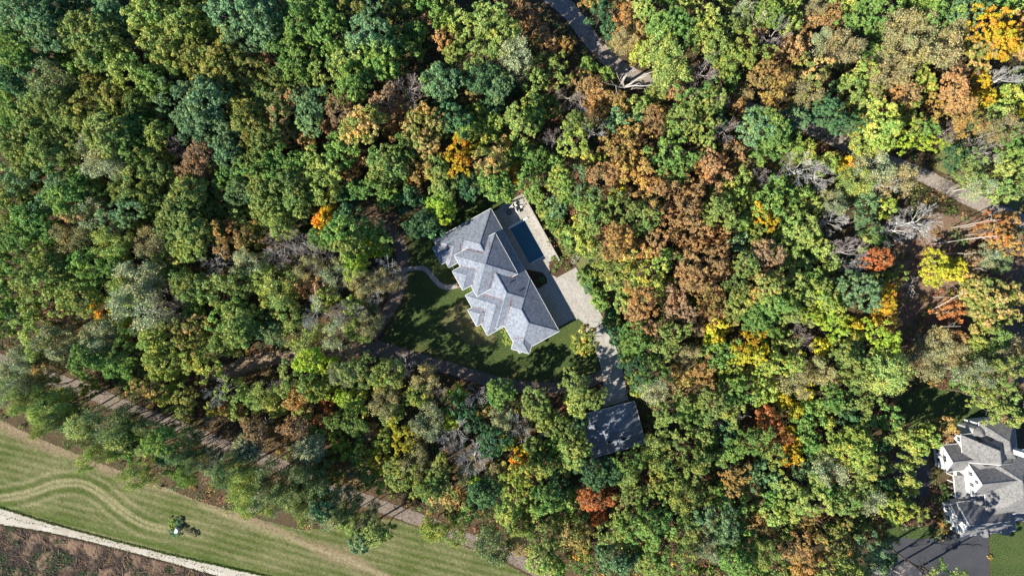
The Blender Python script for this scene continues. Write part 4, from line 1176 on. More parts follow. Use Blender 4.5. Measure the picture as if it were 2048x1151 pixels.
# detached garage
gar = empty('detached_garage', (0, 0, 0))
setp(gar, 'square detached garage under a tree-shadowed hipped roof at the driveway\'s end', 'garage')
zg = 3.1
gq = [P(*p, zg) for p in ((1183.9, 915.1), (1161.8, 830.9), (1268.8, 802.1), (1291, 885.6))]
_, _, (gc, gr1, gr2) = roof_block(gar, gq, zg, .5, M_roof, M_stucco, 'hip')
for x, y in ((1218.6, 884), (1247.4, 876.7)):
    q = P(x, y, 4.5)
    rf = [o for o in gar.children if o.name.startswith('roof')][0]
    ok, loc, nr, fi = rf.ray_cast(Vector((q[0], q[1], 40)), Vector((0, 0, -1)))
    b = MB(); b.box((q[0], q[1], loc.z+.12), (.85, .7, .5), R(15)); b.build('roof_vent', M_dark, gar)
ux = (Vector(gq[2])-Vector(gq[1])); ux.z = 0; un = ux.normalized(); 
for k in range(3):
    c0 = Vector(gq[1])+ux*(.20+.27*k); c0.z = 0
    inn = Vector((un.y, -un.x, 0))*.43
    b = MB(); cc = c0+inn; b.box((cc.x, cc.y, 1.15), (2.7, .14, 2.3), math.atan2(un.y, un.x)); dd_ = b.build('garage_door', M_white, gar)
    for j in range(4):
        pn = MB(); c1 = cc-Vector((un.y, -un.x, 0))*.08; pn.box((c1.x, c1.y, .32+.56*j), (2.5, .05, .5), math.atan2(un.y, un.x)); pn.build('panel', M_white, dd_)

# ------------------------------------------------------------------ neighbouring white house
nh = empty('white_house', (0, 0, 0))
setp(nh, 'rambling white house with steep grey gables, dormers and a white chimney at lower right', 'house')
N0 = Vector(P(1921, 869, 6.0)); N0.z = 0
ex = Vector((math.cos(R(6)), math.sin(R(6)), 0)); ey = Vector((math.sin(R(6)), -math.cos(R(6)), 0))   # east, south in the house's own plan
def NP(a, b, z=0): q = N0+ex*a+ey*b; return Vector((q.x, q.y, z))
def nb(a0, a1, b0, b1, z, pitch, along='E', kind='hip', **k):
    c = [NP(a0, b0), NP(a0, b1), NP(a1, b1), NP(a1, b0)]       # first edge = west end
    if along == 'S': c = [c[0], c[3], c[2], c[1]]
    return roof_block(nh, c, z, pitch, M_roof2, M_white, kind, **k)
nb(0, 11.1, 0, 6.6, 6.0, .92, 'S', 'gable2', gut=True)                       # top block
nb(4.6, 13.1, -2.6, 8, 6.2, .88, 'S', 'hip')                   # its upper extension
nb(1.0, 13.5, 6.7, 14.9, 6.05, 1.12, 'E', 'gable1')             # middle gable facing the forecourt
nb(4.4, 15.6, 5.2, 20.3, 5.95, .95, 'S', 'hip')                # central block
nb(-3.4, 9, 2.6, 9.2, 4.2, 1.0, 'E', 'gable1')                 # projecting left gable
nb(1.3, 12, 5.2, 9.6, 6.3, .95, 'E', 'hip')                    # small hipped dormer wing
nb(2.4, 14.6, 14.2, 22.5, 4.2, .70, 'S', 'hip')                 # link to the garage
nb(-1.3, 12.4, 16.9, 25.3, 3.9, .96, 'E', 'gable1')            # garage wing
nb(-2.6, 8, 17.4, 22.8, 3.4, .95, 'E', 'gable1')               # its projecting gable
# porch roof
pr = MB()
pr.add([NP(-.9, 10.5, 3.2), NP(-.9, 16.2, 3.2), NP(3.6, 16.2, 5.2), NP(3.6, 10.5, 5.2), NP(-.9, 10.5, 3.0), NP(-.9, 16.2, 3.0), NP(3.6, 16.2, 5.0), NP(3.6, 10.5, 5.0)],
       [(0, 1, 2, 3), (7, 6, 5, 4), (0, 4, 5, 1), (1, 5, 6, 2), (2, 6, 7, 3), (3, 7, 4, 0)])
pr.build('porch_roof', M_roof2, nh)
for k in range(4):
    q = NP(-.6, 10.8+1.7*k); b = MB(); b.box((q.x, q.y, 1.5), (.2, .2, 3.0), R(6)); b.build('porch_column', M_white, nh)
b = MB(); b.bar(NP(-.98, 10.4, 3.1), NP(-.98, 16.3, 3.1), .16, .2); b.build('gutter', M_white, nh)
# chimney
q = NP(11.2, 4.6); b = MB(); b.box((q.x, q.y, 6.5), (1.5, 1.15, 14.4), R(6)); ch = b.build('chimney', M_white, nh)
b = MB(); b.box((q.x, q.y, 13.8), (1.8, 1.45, .25), R(6)); b.build('chimney_cap', M_wall_stone, ch)
# garage dormers
for a in (3.2, 8.1):
    c = [NP(a, 25.35), NP(a+1.9, 25.35), NP(a+1.9, 21.5), NP(a, 21.5)]
    roof_block(nh, c, 5.2, .75, M_roof2, M_white, 'gable1', over=.15, zb=3.7, gut=False, thick=.12)
# skylights
rfs = [o for o in nh.children if o.name.startswith('roof')]
def nroof(x, y):
    best = (0, Vector((0, 0, 1)))
    for o in rfs:
        ok, loc, nr, fi = o.ray_cast(Vector((x, y, 40)), Vector((0, 0, -1)))
        if ok and loc.z > best[0]: best = (loc.z, nr.copy())
    return best
def on_roof(px, py, size, lift=.06, pane=True):
    q = P(px, py, 8); z, nr = nroof(q[0], q[1]); q = P(px, py, z); z, nr = nroof(q[0], q[1])
    n = nr.normalized() if nr.z > 0 else Vector((0, 0, 1))
    xa = ex-n*ex.dot(n); xa.normalize(); ya = n.cross(xa)
    c = Vector((q[0], q[1], z))+n*lift
    def bx(sx, sy, h0, h1):
        return [c+xa*i*sx+ya*j*sy+n*h for h in (h0, h1) for i, j in ((-1, -1), (1, -1), (1, 1), (-1, 1))]
    fs = [(3, 2, 1, 0), (4, 5, 6, 7), (0, 1, 5, 4), (1, 2, 6, 5), (2, 3, 7, 6), (3, 0, 4, 7)]
    m = MB(); m.add(bx(size[0], size[1], -.1, .08), fs); o = m.build('skylight', M_dark, nh)
    m = MB(); m.add(bx(size[0]*.45, size[1]*.8, .02, .12), fs); m.build('pane', M_glass, o)
on_roof(1957, 879.5, (.45, .85)); on_roof(1978, 877, (.45, .85))
# windows on the forecourt side
def wwin(a, b, z, wd=.9, ht=1.3):
    """window in a wall that faces left; a, b = place in plan"""
    def bxs(t0, t1, w_, z0, z1):
        m = MB(); m.prism([tuple(NP(a-t0, b-w_/2)[:2]), tuple(NP(a-t0, b+w_/2)[:2]), tuple(NP(a-t1, b+w_/2)[:2]), tuple(NP(a-t1, b-w_/2)[:2])], z0, z1); return m
    o = bxs(-.02, .06, wd+.2, z, z+ht+.2).build('window', M_white, nh)
    bxs(.05, .08, wd, z+.1, z+ht+.1).build('pane', M_glass, o)
    bxs(.075, .10, .06, z+.1, z+ht+.1).build('glazing_bar', M_white, o)
for a, b, z, wd in ((-3.3, 4.6, 1, 1.1), (-3.3, 6.9, 1, 1.1), (-3.3, 5.8, 3.6, 1.4), (1.1, 9.4, 6.0, .8), (1.1, 12, 6.0, .8), (1.1, 10.8, 7.9, .7), (-2.5, 18.9, 1, 1.1), (-2.5, 21.3, 1, 1.1), (-1.2, 24.2, .9, .8), (-1.2, 21.1, 5.3, .7),
                    (.45, 1.6, 1, 1.0), (.45, 1.4, 3.9, 1.0)):
    wwin(a, b, z, wd)
# curved bay on the upper side
q = NP(4.4, .1); b = MB(); b.tube([(q.x, q.y, -.1), (q.x, q.y, 6.4)], [1.5, 1.5], 16); b.build('bay', M_white, nh)
b = MB(); b.tube([(q.x, q.y, 6.4), (q.x, q.y, 6.5), (q.x, q.y, 7.6)], [1.75, 1.7, .1], 16); b.build('bay_roof', M_roof2, nh)
# upper right turned bay
zq = 6.1
tq = [(1995, 840), (2015, 852), (2004, 868), (1985, 856)]
roof_block(nh, [P(x, y, zq) for x, y in tq], zq, .6, M_roof2, M_white, 'hip')
# garden pavilion
pv = empty('pavilion', (0, 0, 0))
setp(pv, 'small eight-sided grey-roofed pavilion right of the white house', 'pavilion')
cq = Vector(P(2046, 984, 4)); cq.z = 0
ring = [(cq.x+2.6*math.cos(R(22.5+45*i)), cq.y+2.6*math.sin(R(22.5+45*i))) for i in range(8)]
m = MB(); m.add([(x, y, 3.2) for x, y in ring]+[(x, y, 3.05) for x, y in ring]+[(cq.x, cq.y, 5.2)], [(i, (i+1) % 8, 16) for i in range(8)]+[(i, 8+i, 8+(i+1) % 8, (i+1) % 8) for i in range(8)]+[tuple(range(8, 16))[::-1]])
m.build('roof', M_roof2, pv)
for i in range(8):
    m = MB(); m.box((cq.x+2.3*math.cos(R(22.5+45*i)), cq.y+2.3*math.sin(R(22.5+45*i)), 1.5), (.2, .2, 3.1), R(22.5+45*i)); m.build('post', M_white, pv)
# stone terrace, grill, table
ter = MB(); ter.prism([P(x, y)[:2] for x, y in ((2003, 1052), (2012, 1042), (2022, 1030), (2034, 1010), (2075, 1000), (2075, 1036), (2046, 1042), (2030, 1041), (2014, 1046))], -.02, .06)
setp(ter.build('terrace', M_concrete), kind='structure')
gr = empty('patio_heater', P(2033, 1022)); setp(gr, 'round grey patio cover on the terrace beside the white house', 'heater')
m = MB(); m.tube([(0, 0, 0), (0, 0, .08), (0, 0, .3)], [.35, .35, .05], 12); m.build('base', M_dark, gr)
m = MB(); m.tube([(0, 0, .1), (0, 0, 2.2)], [.05, .05], 8); m.build('pole', M_dark, gr)
m = MB(); m.tube([(0, 0, 2.1), (0, 0, 2.2), (0, 0, 2.45)], [.75, .7, .1], 14); m.build('hood', M_wall_stone, gr)
so = empty('outdoor_sofa', P(2029, 1027), R(15)); setp(so, 'white outdoor sofa with an orange cushion on the terrace of the white house', 'sofa')
m = MB(); m.box((0, 0, .2), (2.0, .85, .36)); m.build('seat', M_white, so)
m = MB(); m.box((0, .38, .5), (2.0, .16, .5)); m.build('backrest', M_white, so)
m = MB(); m.box((.45, -.02, .44), (.7, .62, .14)); m.build('cushion', M_orange, so)
for s in (-1, 1):
    m = MB(); m.box((s*.95, 0, .38), (.12, .85, .5)); m.build('armrest', M_white, so)

# ------------------------------------------------------------------ patio furniture
def armchair(px, py, deg, label):
    r = empty('patio_armchair', P(px, py, .1), R(deg))
    m = MB(); m.box((0, 0, .22), (.78, .78, .10)); m.build('frame', M_dark, r)
    m = MB(); m.box((0, -.02, .36), (.66, .66, .16)); m.build('seat_cushion', M_cushion, r)
    m = MB(); m.bar((0, .34, .40), (0, .46, .92), .66, .16); m.build('backrest', M_cushion, r)
    for s in (-1, 1):
        m = MB(); m.box((s*.40, 0, .50), (.09, .78, .07)); m.build('armrest', M_dark, r)
    for sx in (-1, 1):
        for sy in (-1, 1):
            m = MB(); m.box((sx*.36, sy*.36, .08), (.06, .06, .18)); m.build('leg', M_dark, r)
    return setp(r, label, 'armchair', 'cream-cushioned armchairs at the patio\'s upper end')
armchair(1031.3, 410.5, 25, 'cream-cushioned patio armchair nearest the upper wall of the patio')
armchair(1041.8, 413.8, -60, 'cream-cushioned patio armchair nearest the long retaining wall')
armchair(1036.6, 420.0, 205, 'cream-cushioned patio armchair nearest the pool')
armchair(1033.2, 421.6, 205, 'cream-cushioned patio armchair beside the one nearest the pool')
armchair(1023.6, 413.0, 120, 'cream-cushioned patio armchair left of the low table, in shade')
tb = empty('fire_table', P(1036.3, 415.2, .1), R(-61)); setp(tb, 'low dark square table in the middle of the patio armchairs', 'table')
m = MB(); m.box((0, 0, .40), (1.0, 1.0, .08)); m.build('tabletop', M_dark, tb)
m = MB(); m.box((0, 0, .18), (.7, .7, .36)); m.build('base', M_dark, tb)
so = empty('planter_box', P(1018.5, 425, .1), R(-61)); setp(so, 'dark square planter with pale gravel in the shade left of the patio armchairs', 'planter')
m = MB(); m.box((0, 0, .25), (.9, .9, .5)); m.build('box', M_dark, so)
m = MB(); m.box((0, 0, .5), (.5, .5, .08)); m.build('soil', M_gravel, so)
m = MB(); q0, q1 = P(1023.5, 404.5), P(1043, 396.2)
bn = empty('garden_bench', P(1033, 400.5, .1), math.atan2(q1[1]-q0[1], q1[0]-q0[0])); setp(bn, 'long low dark bench parallel to the upper patio wall', 'bench')
m = MB(); m.box((0, 0, .42), (2.7, .42, .07)); m.build('seat', M_dark, bn)
for s in (-1, 0, 1):
    m = MB(); m.box((s*1.15, 0, .2), (.1, .38, .38)); m.build('leg', M_dark, bn)

# ------------------------------------------------------------------ plant the trees
BUILT = []            # (px, py, r, code, object)
# smaller trees that fill the wood between the big ones
_g = random.Random(19)
def cover(x, y): return any((x-q[0])**2+(y-q[1])**2 < (q[2]+(3 if x < 700 and y < 560 else 9))**2 for q in ROWS)
_add = []
for _y in range(-6, 1170, 13):
    for _x in range(-6, 2066, 13):
        x, y = _x+_g.uniform(-6, 6), _y+_g.uniform(-6, 6)
        if 1790 < x and 430 < y < 720: continue
        if cover(x, y) or off_limits(x, y, 26): continue
        if any(math.hypot(x-q[0], y-q[1]) < 26+q[2] for q in SPOTS): continue
        if any(off_limits(x+38*math.cos(a*.785), y+38*math.sin(a*.785), 0) and (900 < x or y < 700) for a in range(8)): continue
        if y > 760+.33*x-30 and x < 800: continue
        near = sorted(ROWS, key=lambda q: (x-q[0])**2+(y-q[1])**2)[:4]
        c = _g.choice(near)[3]
        if c in 'WPZT' or (c in 'AYX' and _g.random() < .7): c = _g.choice('GDOL' if x < 1000 else 'GLON')
        if c in 'HFS': c = 'O'
        ROWS.append((x, y, _g.uniform(19, 26), c)); _add.append(1)
import collections
print('fill trees', len(_add), collections.Counter(kind_name(q[3]) for q in ROWS), collections.Counter(q[3] for q in ROWS))
def base_ok(o):
    x, y = o.location.x/.125+1024, -o.location.y/.125+575.5
    for poly in (HOUSE, GARAGE, WHITEHOUSE, DRIVE, PATIO):
        if inside(x, y, poly): return False
    return True
for row in ROWS:
    px, py, r, code = row[:4]
    o = tree(px, py, r, code, row[4] if len(row) > 4 else None)
    BUILT.append((px, py, r, code, o))
    x, y = o.location.x/.125+1024, -o.location.y/.125+575.5
    if not base_ok(o):          # a trunk does not stand in a building or on the drive: it stands beside it
        for q in range(1, 40):
            a = q*2.4; d = 3+q*1.6
            nx_, ny_ = x+d*math.cos(a), y+d*math.sin(a)
            if not any(inside(nx_, ny_, p) for p in (HOUSE, GARAGE, WHITEHOUSE, DRIVE, PATIO)):
                o.location.x, o.location.y = P(nx_, ny_)[:2]; break

# the big dead tree by the upper lane
def limb_tree(px, py, limbs, label):
    root = empty('dead_tree', P(px, py))
    zt = 7.5
    m = MB(); m.tube([(0, 0, -.2), (.1, 0, 3), (0, .1, 6), (.1, .1, zt+.4)], [.42, .34, .30, .26], 8); m.build('trunk', M_barkwhite, root)
    for ln in limbs:
        m = MB()
        def run(pts, r0, r1):
            m.tube([tuple(P(x, y, z)[i]-root.location[i] for i in range(3)) for x, y, z in pts], list(np.linspace(r0, r1, len(pts))), 6)
        for p, r0, r1 in ln: run(p, r0, r1)
        m.build('limb', M_barkwhite, root)
    setp(root, label, 'tree', 'bleached dead trees')
c0 = P(1243, 173); s0 = (1248.5, 174.5, 7.5)
DT = limb_tree(1240, 172, [
 [([s0, (1262, 167, 9.5), (1275, 158, 11.5), (1287, 150, 13), (1307, 143, 14.5)], .24, .06), ([(1275, 158, 11.5), (1290, 153, 12.5), (1294, 151, 13)], .11, .05)],
 [([s0, (1268, 171, 9), (1285, 172, 10.5), (1304, 170, 12)], .22, .05), ([(1268, 171, 9), (1278, 166, 10), (1283, 170, 10.4)], .08, .03), ([(1268, 171.5, 9), (1262, 179, 9), (1270, 176, 9.5), (1285, 177, 10)], .09, .04)],
 [([s0, (1246, 163, 9.5), (1251, 154, 11.5), (1260, 143, 13), (1268, 137, 14)], .17, .05), ([(1251, 154, 11.5), (1262, 144, 12), (1272, 140, 13)], .07, .03), ([(1246, 163, 9.5), (1241, 156, 11), (1246, 149, 12), (1247, 146, 12)], .10, .03)],
 [([(1241, 163, 9.5), (1236, 154, 11), (1233, 145, 12)], .09, .04), ([s0, (1241, 163, 9.5)], .12, .09)],
 [([s0, (1238, 174, 8.5), (1229, 170, 10), (1218, 168, 11.5), (1204, 163, 13)], .17, .05), ([(1229, 170, 10), (1224, 164, 11), (1222, 161, 11.5)], .07, .03),
  ([(1232, 173, 9.5), (1233, 181, 10), (1235, 187, 10.5)], .09, .04), ([(1233, 181, 10), (1231, 188, 10.5)], .05, .03)]],
 'big bleached dead tree with thick bare white limbs at the end of the upper lane')
# standing trunks seen from the side in the open wood at the right
TR = [((1881, 486, 3), (1994, 471, 14), .24), ((1924, 452, 4), (1990, 439, 12), .16), ((1938, 453, 3), (1992, 440, 10), .15), ((1944, 469, 4), (1985, 463, 11), .14), ((1891, 507, 1), (1945, 508, 9), .17),
      ((1855, 624, 1), (1934, 580, 13), .16), ((1877, 594, 2), (1915, 597, 8), .12), ((1865, 626, 1), (1908, 625, 8), .15), ((1940, 538, 3), (1966, 537, 9), .12), ((1872, 561, 4), (1908, 571, 11), .08),
      ((1820, 678, 2), (1878, 685, 10), .10), ((1856, 655, 2), (1922, 652, 12), .12), ((1878, 130, 3), (1889, 166, 5), .30)]
LT = ['pale trunk below the right-hand lane, longest of the bare standing trunks', 'uppermost pale leafless trunk just below the right-hand lane', 'pale leafless trunk touching the uppermost one below the right-hand lane',
      'short pale trunk between the uppermost pair and the longest trunk', 'spotted white trunk just above the bright yellow tree at right', 'long slanting grey trunk running up to the tan-tipped tree at right',
      'short grey trunk forking from the long slanting grey one', 'spotted white trunk left of the rusty red tree at far right', 'short pale trunk right of the bright yellow tree', 'thin pale trunk just below the bright yellow tree',
      'pale trunk below the bright lime tree\'s upper right, on brown soil', 'thin grey trunk on reddish soil left of the far-right woods', 'thick broken reddish trunk below the big straw-tan tree at top right']
for i, (a, b, r) in enumerate(TR):
    A = Vector(P(*a)); B = Vector(P(*b)); root = empty('leafless_tree', (A.x, A.y, 0))
    rel = lambda v: (v.x-A.x, v.y-A.y, v.z)
    m = MB(); mid = (A+B)/2+Vector((.2, .15, .3))
    r *= .72
    m.tube([rel(Vector((A.x, A.y, -.2))), rel(A+Vector((.02, .02, .0))), rel(mid), rel(B)], [r*1.2, r, r*.85, r*.5], 7)
    m.build('trunk', M_barkwhite if i != 12 else M_debris, root)
    gg = random.Random(i)
    for k in range(4):
        m = MB(); p = mid+(B-mid)*gg.uniform(.1, .95); d = Vector((gg.uniform(-1, 1), gg.uniform(-1, 1), gg.uniform(.1, 1))).normalized()*gg.uniform(.8, 2.2)
        m.tube([rel(p), rel(p+d*.5), rel(p+d+Vector((0, 0, .2)))], [r*.4, r*.28, .02], 5); m.build('branch', M_barkwhite, root)
    setp(root, LT[i], 'tree trunk', 'bare standing trunks in the open wood')

# ------------------------------------------------------------------ shrubs that can be told apart
def shrub(px, py, r, code, label, group=None, h=None):
    root = empty('shrub', P(px, py))
    g = random.Random(int(px*7+py))
    rm = r*.125; hh = h or rm*1.2
    me = SHAPES['small'][g.randrange(6)]
    inst('foliage', me, KIND[code][1], root, (0, 0, hh*.45), (rm/RSM*1.1, rm/RSM*1.1, hh*.62/VSM), g.uniform(0, 6))
    return setp(root, label, 'shrub', group)
HEDGE = [(1163, 549), (1169, 560), (1176, 570), (1183, 581), (1190, 592), (1197, 603), (1205, 614), (1212, 625), (1219, 637), (1227, 649), (1233, 661), (1238, 674), (1243, 687), (1246, 700), (1250, 713), (1256, 726), (1260, 740)]
ORD = ['topmost', 'second', 'third', 'fourth', 'fifth', 'sixth', 'seventh', 'eighth', 'ninth', 'tenth', 'eleventh', 'twelfth', 'thirteenth', 'fourteenth', 'fifteenth', 'sixteenth', 'lowest', 'last']
for i, (x, y) in enumerate(HEDGE):
    shrub(x+4+3*math.sin(i*2.1), y, 13+3*math.sin(i*1.7), 'GGDGL'[i % 5] if i < 16 else 'G', f'{ORD[i]} green shrub of the row along the driveway\'s right edge, counted from the top', 'green shrubs along the driveway', 2.4+.6*math.sin(i*3))
BK = [(1062, 398), (1072, 404), (1079, 415), (1084, 428), (1097, 424), (1094, 440), (1106, 436), (1102, 453), (1115, 450), (1111, 467), (1124, 466), (1120, 482), (1134, 484), (1136, 500)]
for i, (x, y) in enumerate(BK):
    shrub(x+4, y-2, 12+3*math.sin(i*2.7), 'GLGOL'[i % 5], f'{ORD[i]} green shrub beyond the long patio wall, counted from the top', 'green shrubs beyond the patio wall', 2.6)
for x, y, r, c, l in ((1084, 560, 7, 'D', 'round dark green shrub in the shaded bed between house and patio'), (1108, 516, 6, 'G', 'small leafy shrub at the lower end of the long patio wall'),
                      (1113, 531, 4, 'G', 'small green plant in the mulch bed above the driveway'), (1108, 541, 4, 'G', 'low green plant at the mulch bed\'s left edge'),
                      (1010, 662, 8, 'N', 'yellow-green shrub against the lower left corner of the big house'), (1018, 680, 10, 'N', 'yellow-green shrub under the angled bay of the big house'),
                      (962, 655, 8, 'Q', 'olive shrub by the small left bay of the big house'), (905, 528, 8, 'G', 'green shrub in the notch left of the house entry'), (942, 578, 7, 'G', 'green shrub in the corner below the entry bay'),
                      (1888, 1050, 8, 'C', 'russet shrub in the stone-edged bed by the white garage'), (1893, 1040, 7, 'G', 'green shrub against the white garage wall'), (1878, 1043, 7, 'C', 'brown shrub in the middle of the bed by the white garage'),
                      (1890, 985, 7, 'G', 'green shrub beside the white house porch'), (1884, 972, 6, 'G', 'leafy shrub beside the front porch steps'), (1879, 1058, 6, 'T', 'straw-coloured shrub at the bed\'s lower corner by the dark drive')):
    shrub(x, y, r, c, l)
# rock in the field with its island of growth
for x, y, r, c, l in ((346, 1043, 8, 'G', 'dark shrub on the upper left of the field island with the white rock'), (358, 1042, 9, 'D', 'dark shrub above the white rock in the field'), (348, 1058, 9, 'D', 'dark shrub left of the white rock in the field'),
                      (344, 1052, 6, 'N', 'yellow-green shrub at the left rim of the field island'), (355, 1064, 7, 'D', 'dark low shrub under the white rock in the field'),
                      (370, 1057, 6, 'T', 'olive weeds right of the white rock in the field'), (381, 1062, 6, 'T', 'tan-green weeds in the middle of the field island\'s tail'), (391, 1066, 6, 'T', 'tan-green weeds at the right tip of the field island')):
    shrub(x, y, r, c, l, 'growth around the rock in the mown field', .8)
m = MB(); q = P(357, 1057)
m.add([(q[0]+x, q[1]+y, z) for x, y, z in ((-.7, -.7, 0), (.3, -.9, 0), (.9, -.2, 0), (.7, .7, 0), (-.1, 1.0, 0), (-.6, .2, 0), (-.5, -.5, 1.35), (.25, -.6, 1.5), (.6, -.1, 1.6), (.4, .4, 1.55), (-.05, .7, 1.5), (-.3, .15, 1.45))],
      [(5, 4, 3, 2, 1, 0), (6, 7, 8, 9, 10, 11)]+[(i, (i+1) % 6, 6+(i+1) % 6, 6+i) for i in range(6)])
setp(m.build('boulder', M_rock), 'single white boulder among dark shrubs in the mown field', 'boulder')

# ------------------------------------------------------------------ undergrowth: brush and saplings over the forest floor
m_ug, t, b = nmat('undergrowth_leaves', .7, .15)
a = t.nodes.new('ShaderNodeAttribute'); a.attribute_name = 'tone'
t.links.new(a.outputs['Color'], b.inputs['Base Color'])
tr = t.nodes.new('ShaderNodeBsdfTranslucent'); t.links.new(a.outputs['Color'], tr.inputs['Color'])
mx = t.nodes.new('ShaderNodeMixShader'); mx.inputs[0].default_value = .25
t.links.new(b.outputs[0], mx.inputs[1]); t.links.new(tr.outputs[0], mx.inputs[2]); t.links.new(mx.outputs[0], t.nodes['Material Output'].inputs['Surface'])
PAL_L = np.array([(.06, .11, .03), (.05, .10, .045), (.08, .12, .03), (.10, .13, .04), (.15, .09, .05), (.07, .12, .03)])
PAL_R = np.array([(.12, .17, .04), (.09, .15, .05), (.17, .18, .05), (.20, .13, .06), (.22, .10, .06), (.15, .14, .08), (.11, .16, .04), (.28, .20, .05), (.08, .14, .05)])
g = np.random.default_rng(77)
cen = []; rad = []; tone = []; hgt = []
for py in np.arange(-40, 1200, 14.5):
    for px in np.arange(-50, 2100, 14.5):
        x, y = px+g.uniform(-8, 8), py+g.uniform(-8, 8)
        patch = mn.noise(Vector((x*.011, y*.011, 3)))
        if g.random() > .70+.5*patch: continue
        if off_limits(x, y, 5): continue
        if y > 650 and x < 800 and y > 760+.33*x-12: 
            if g.random() < .6: continue
        reddish = x > 1780 and 430 < y < 720
        if reddish and g.random() < .3: continue
        right = x > 1040 or (y > 700 and x > 250)
        pal = PAL_R if right else PAL_L
        k = int((mn.noise(Vector((x*.02, y*.02, 9)))*.9+.5)*len(pal)+g.integers(0, 3)) % len(pal)
        c = pal[k]*g.uniform(.75, 1.25)
        q = P(x, y)
        cen.append((q[0], q[1])); r = g.uniform(.7, 1.7)*(1+.5*patch); rad.append(r); tone.append(c); hgt.append(r*g.uniform(.6, 1.4))
cen = np.array(cen); rad = np.array(rad); tone = np.array(tone); hgt = np.array(hgt)
nb_ = len(cen); K = 30
d = unit(g.normal(size=(nb_, K, 3))+np.array([0, 0, .5])); d[..., 2] = np.abs(d[..., 2])
pos = np.zeros((nb_, K, 3)); pos[..., :2] = cen[:, None]
pos += d*np.stack([rad, rad, hgt], 1)[:, None]*g.uniform(.5, 1.1, (nb_, K, 1)); pos[..., 2] += .12
nor = unit(d*.7+g.normal(0, .4, d.shape)+np.array([0, 0, .4]))
V, tn, _ = leaves_from(pos.reshape(-1, 3), nor.reshape(-1, 3), .46, g, None)
tc = np.repeat(tone, K, 0)*(.65+.75*tn[:, None])*1.45
setp(obj('undergrowth', quads('undergrowth', V, m_ug, {'tone': ('FLOAT_COLOR', np.hstack([tc, np.ones((len(tc), 1))]))})), kind='stuff')
print('undergrowth bushes', nb_, 'trees', len(ROWS))

# fallen leaves strewn over floor, paths and lawn edges
def strew(name, n, size, region, mat_cols, seed, z=.05):
    g = np.random.default_rng(seed); out = []
    while len(out) < n:
        x, y = g.uniform(-20, 2070), g.uniform(-20, 1171)
        if region(x, y, g): out.append(P(x, y)[:2])
    pos = np.array([(a, b, z+.02*g.random()) for a, b in out])
    nor = unit(g.normal(0, .25, pos.shape)+np.array([0, 0, 1]))
    V, tn, _ = leaves_from(pos, nor, size, g, None)
    c = np.array(mat_cols)[g.integers(0, len(mat_cols), n)]*g.uniform(.6, 1.3, (n, 1))
    setp(obj(name, quads(name, V, m_ug, {'tone': ('FLOAT_COLOR', np.hstack([c, np.ones((n, 1))]))})), kind='stuff')
lines = [[(p[0], p[1]) for p in L] for L in (TRAIL, LOOP, SPUR)]
strew('fallen_leaves', 26000, .22, lambda x, y, g: any(dline(x, y, L) < 26 for L in lines) and not inside(x, y, FIELD) or (inside(x, y, LAWN) and dline(x, y, [(p[0], p[1]) for p in LOOP]) < 38 and g.random() < .3) or (x > 1780 and 430 < y < 720 and g.random() < .5),
      [(.24, .12, .06), (.30, .17, .07), (.17, .08, .05), (.22, .15, .09)], 21)
# turf tufts of the field, thin
g = np.random.default_rng(31)
# weeds and dead stalks on the churned earth
out = []; tc = []
while len(out) < 7500:
    x, y = g.uniform(-20, 640), g.uniform(1050, 1180)
    e_ = np.interp(x, [p[0] for p in lo], [p[1] for p in lo])
    if y < e_+3: continue
    green = mn.noise(Vector((x*.025, y*.03, 5))) > .3 or ((x-105)**2/45**2+(y-1118)**2/20**2 < 1) or (y > 1130 and x < 60)
    if not green and g.random() < .65: continue
    q = P(x, y)
    out.append((q[0], q[1], g.uniform(.1, .5) if green else g.uniform(.1, .2)))
    tc.append((.075, .15, .06) if green and g.random() < .85 else (.30, .20, .13))
pos = np.array(out); nor = unit(g.normal(0, .6, pos.shape)+np.array([0, 0, .8]))
V, tn, _ = leaves_from(pos, nor, .42, g, None, .35)
tc = np.array(tc)*(.6+.8*tn[:, None])
setp(obj('weeds', quads('weeds', V, m_ug, {'tone': ('FLOAT_COLOR', np.hstack([tc, np.ones((len(tc), 1))]))})), kind='stuff')
# cut brush lying on the churned earth
mb = MB(); g2 = random.Random(3)
for i in range(170):
    x, y = g2.uniform(-20, 560), g2.uniform(1050, 1160)
    if y < np.interp(x, [p[0] for p in lo], [p[1] for p in lo])+4: continue
    q = P(x, y); an = g2.choice([g2.gauss(1.9, .4), g2.gauss(.1, .6)]); L = g2.uniform(.6, 2.6)
    mb.bar((q[0], q[1], .25), (q[0]+L*math.cos(an), q[1]+L*math.sin(an), .35), g2.uniform(.04, .10), .08)
setp(mb.build('cut_brush', M_clay), kind='stuff')
# tufts along the ragged edge of the gravel road and the field island
pos = []
g = np.random.default_rng(41)
for i in range(len(up)):
    for k in range(14):
        a = up[i]; q = P(a[0]+g.uniform(-2, 3), a[1]-2.2+g.normal(0, 1.1)); pos.append((q[0], q[1], .08+.1*g.random()))
    for k in range(2):
        a = up[i]; b_ = lo[i]; q = P(a[0]+g.uniform(-2, 3), a[1]+(b_[1]-a[1])*(.42+.05*math.sin(i*.21))+g.normal(0, 1.9))
        if mn.noise(Vector((i*.07, 3, 1))) > -.15: pos.append((q[0], q[1], .09+.04*g.random()))
        q = P(a[0]+g.uniform(-2, 3), b_[1]+1+g.normal(0, 1.2)); pos.append((q[0], q[1], .08+.1*g.random()))
pos = np.array(pos); nor = unit(g.normal(0, .6, pos.shape)+np.array([0, 0, .8]))
V, tn, _ = leaves_from(pos, nor, .4, g, None, .4)
c = np.array([(.06, .11, .02)])*(.7+.7*tn[:, None])
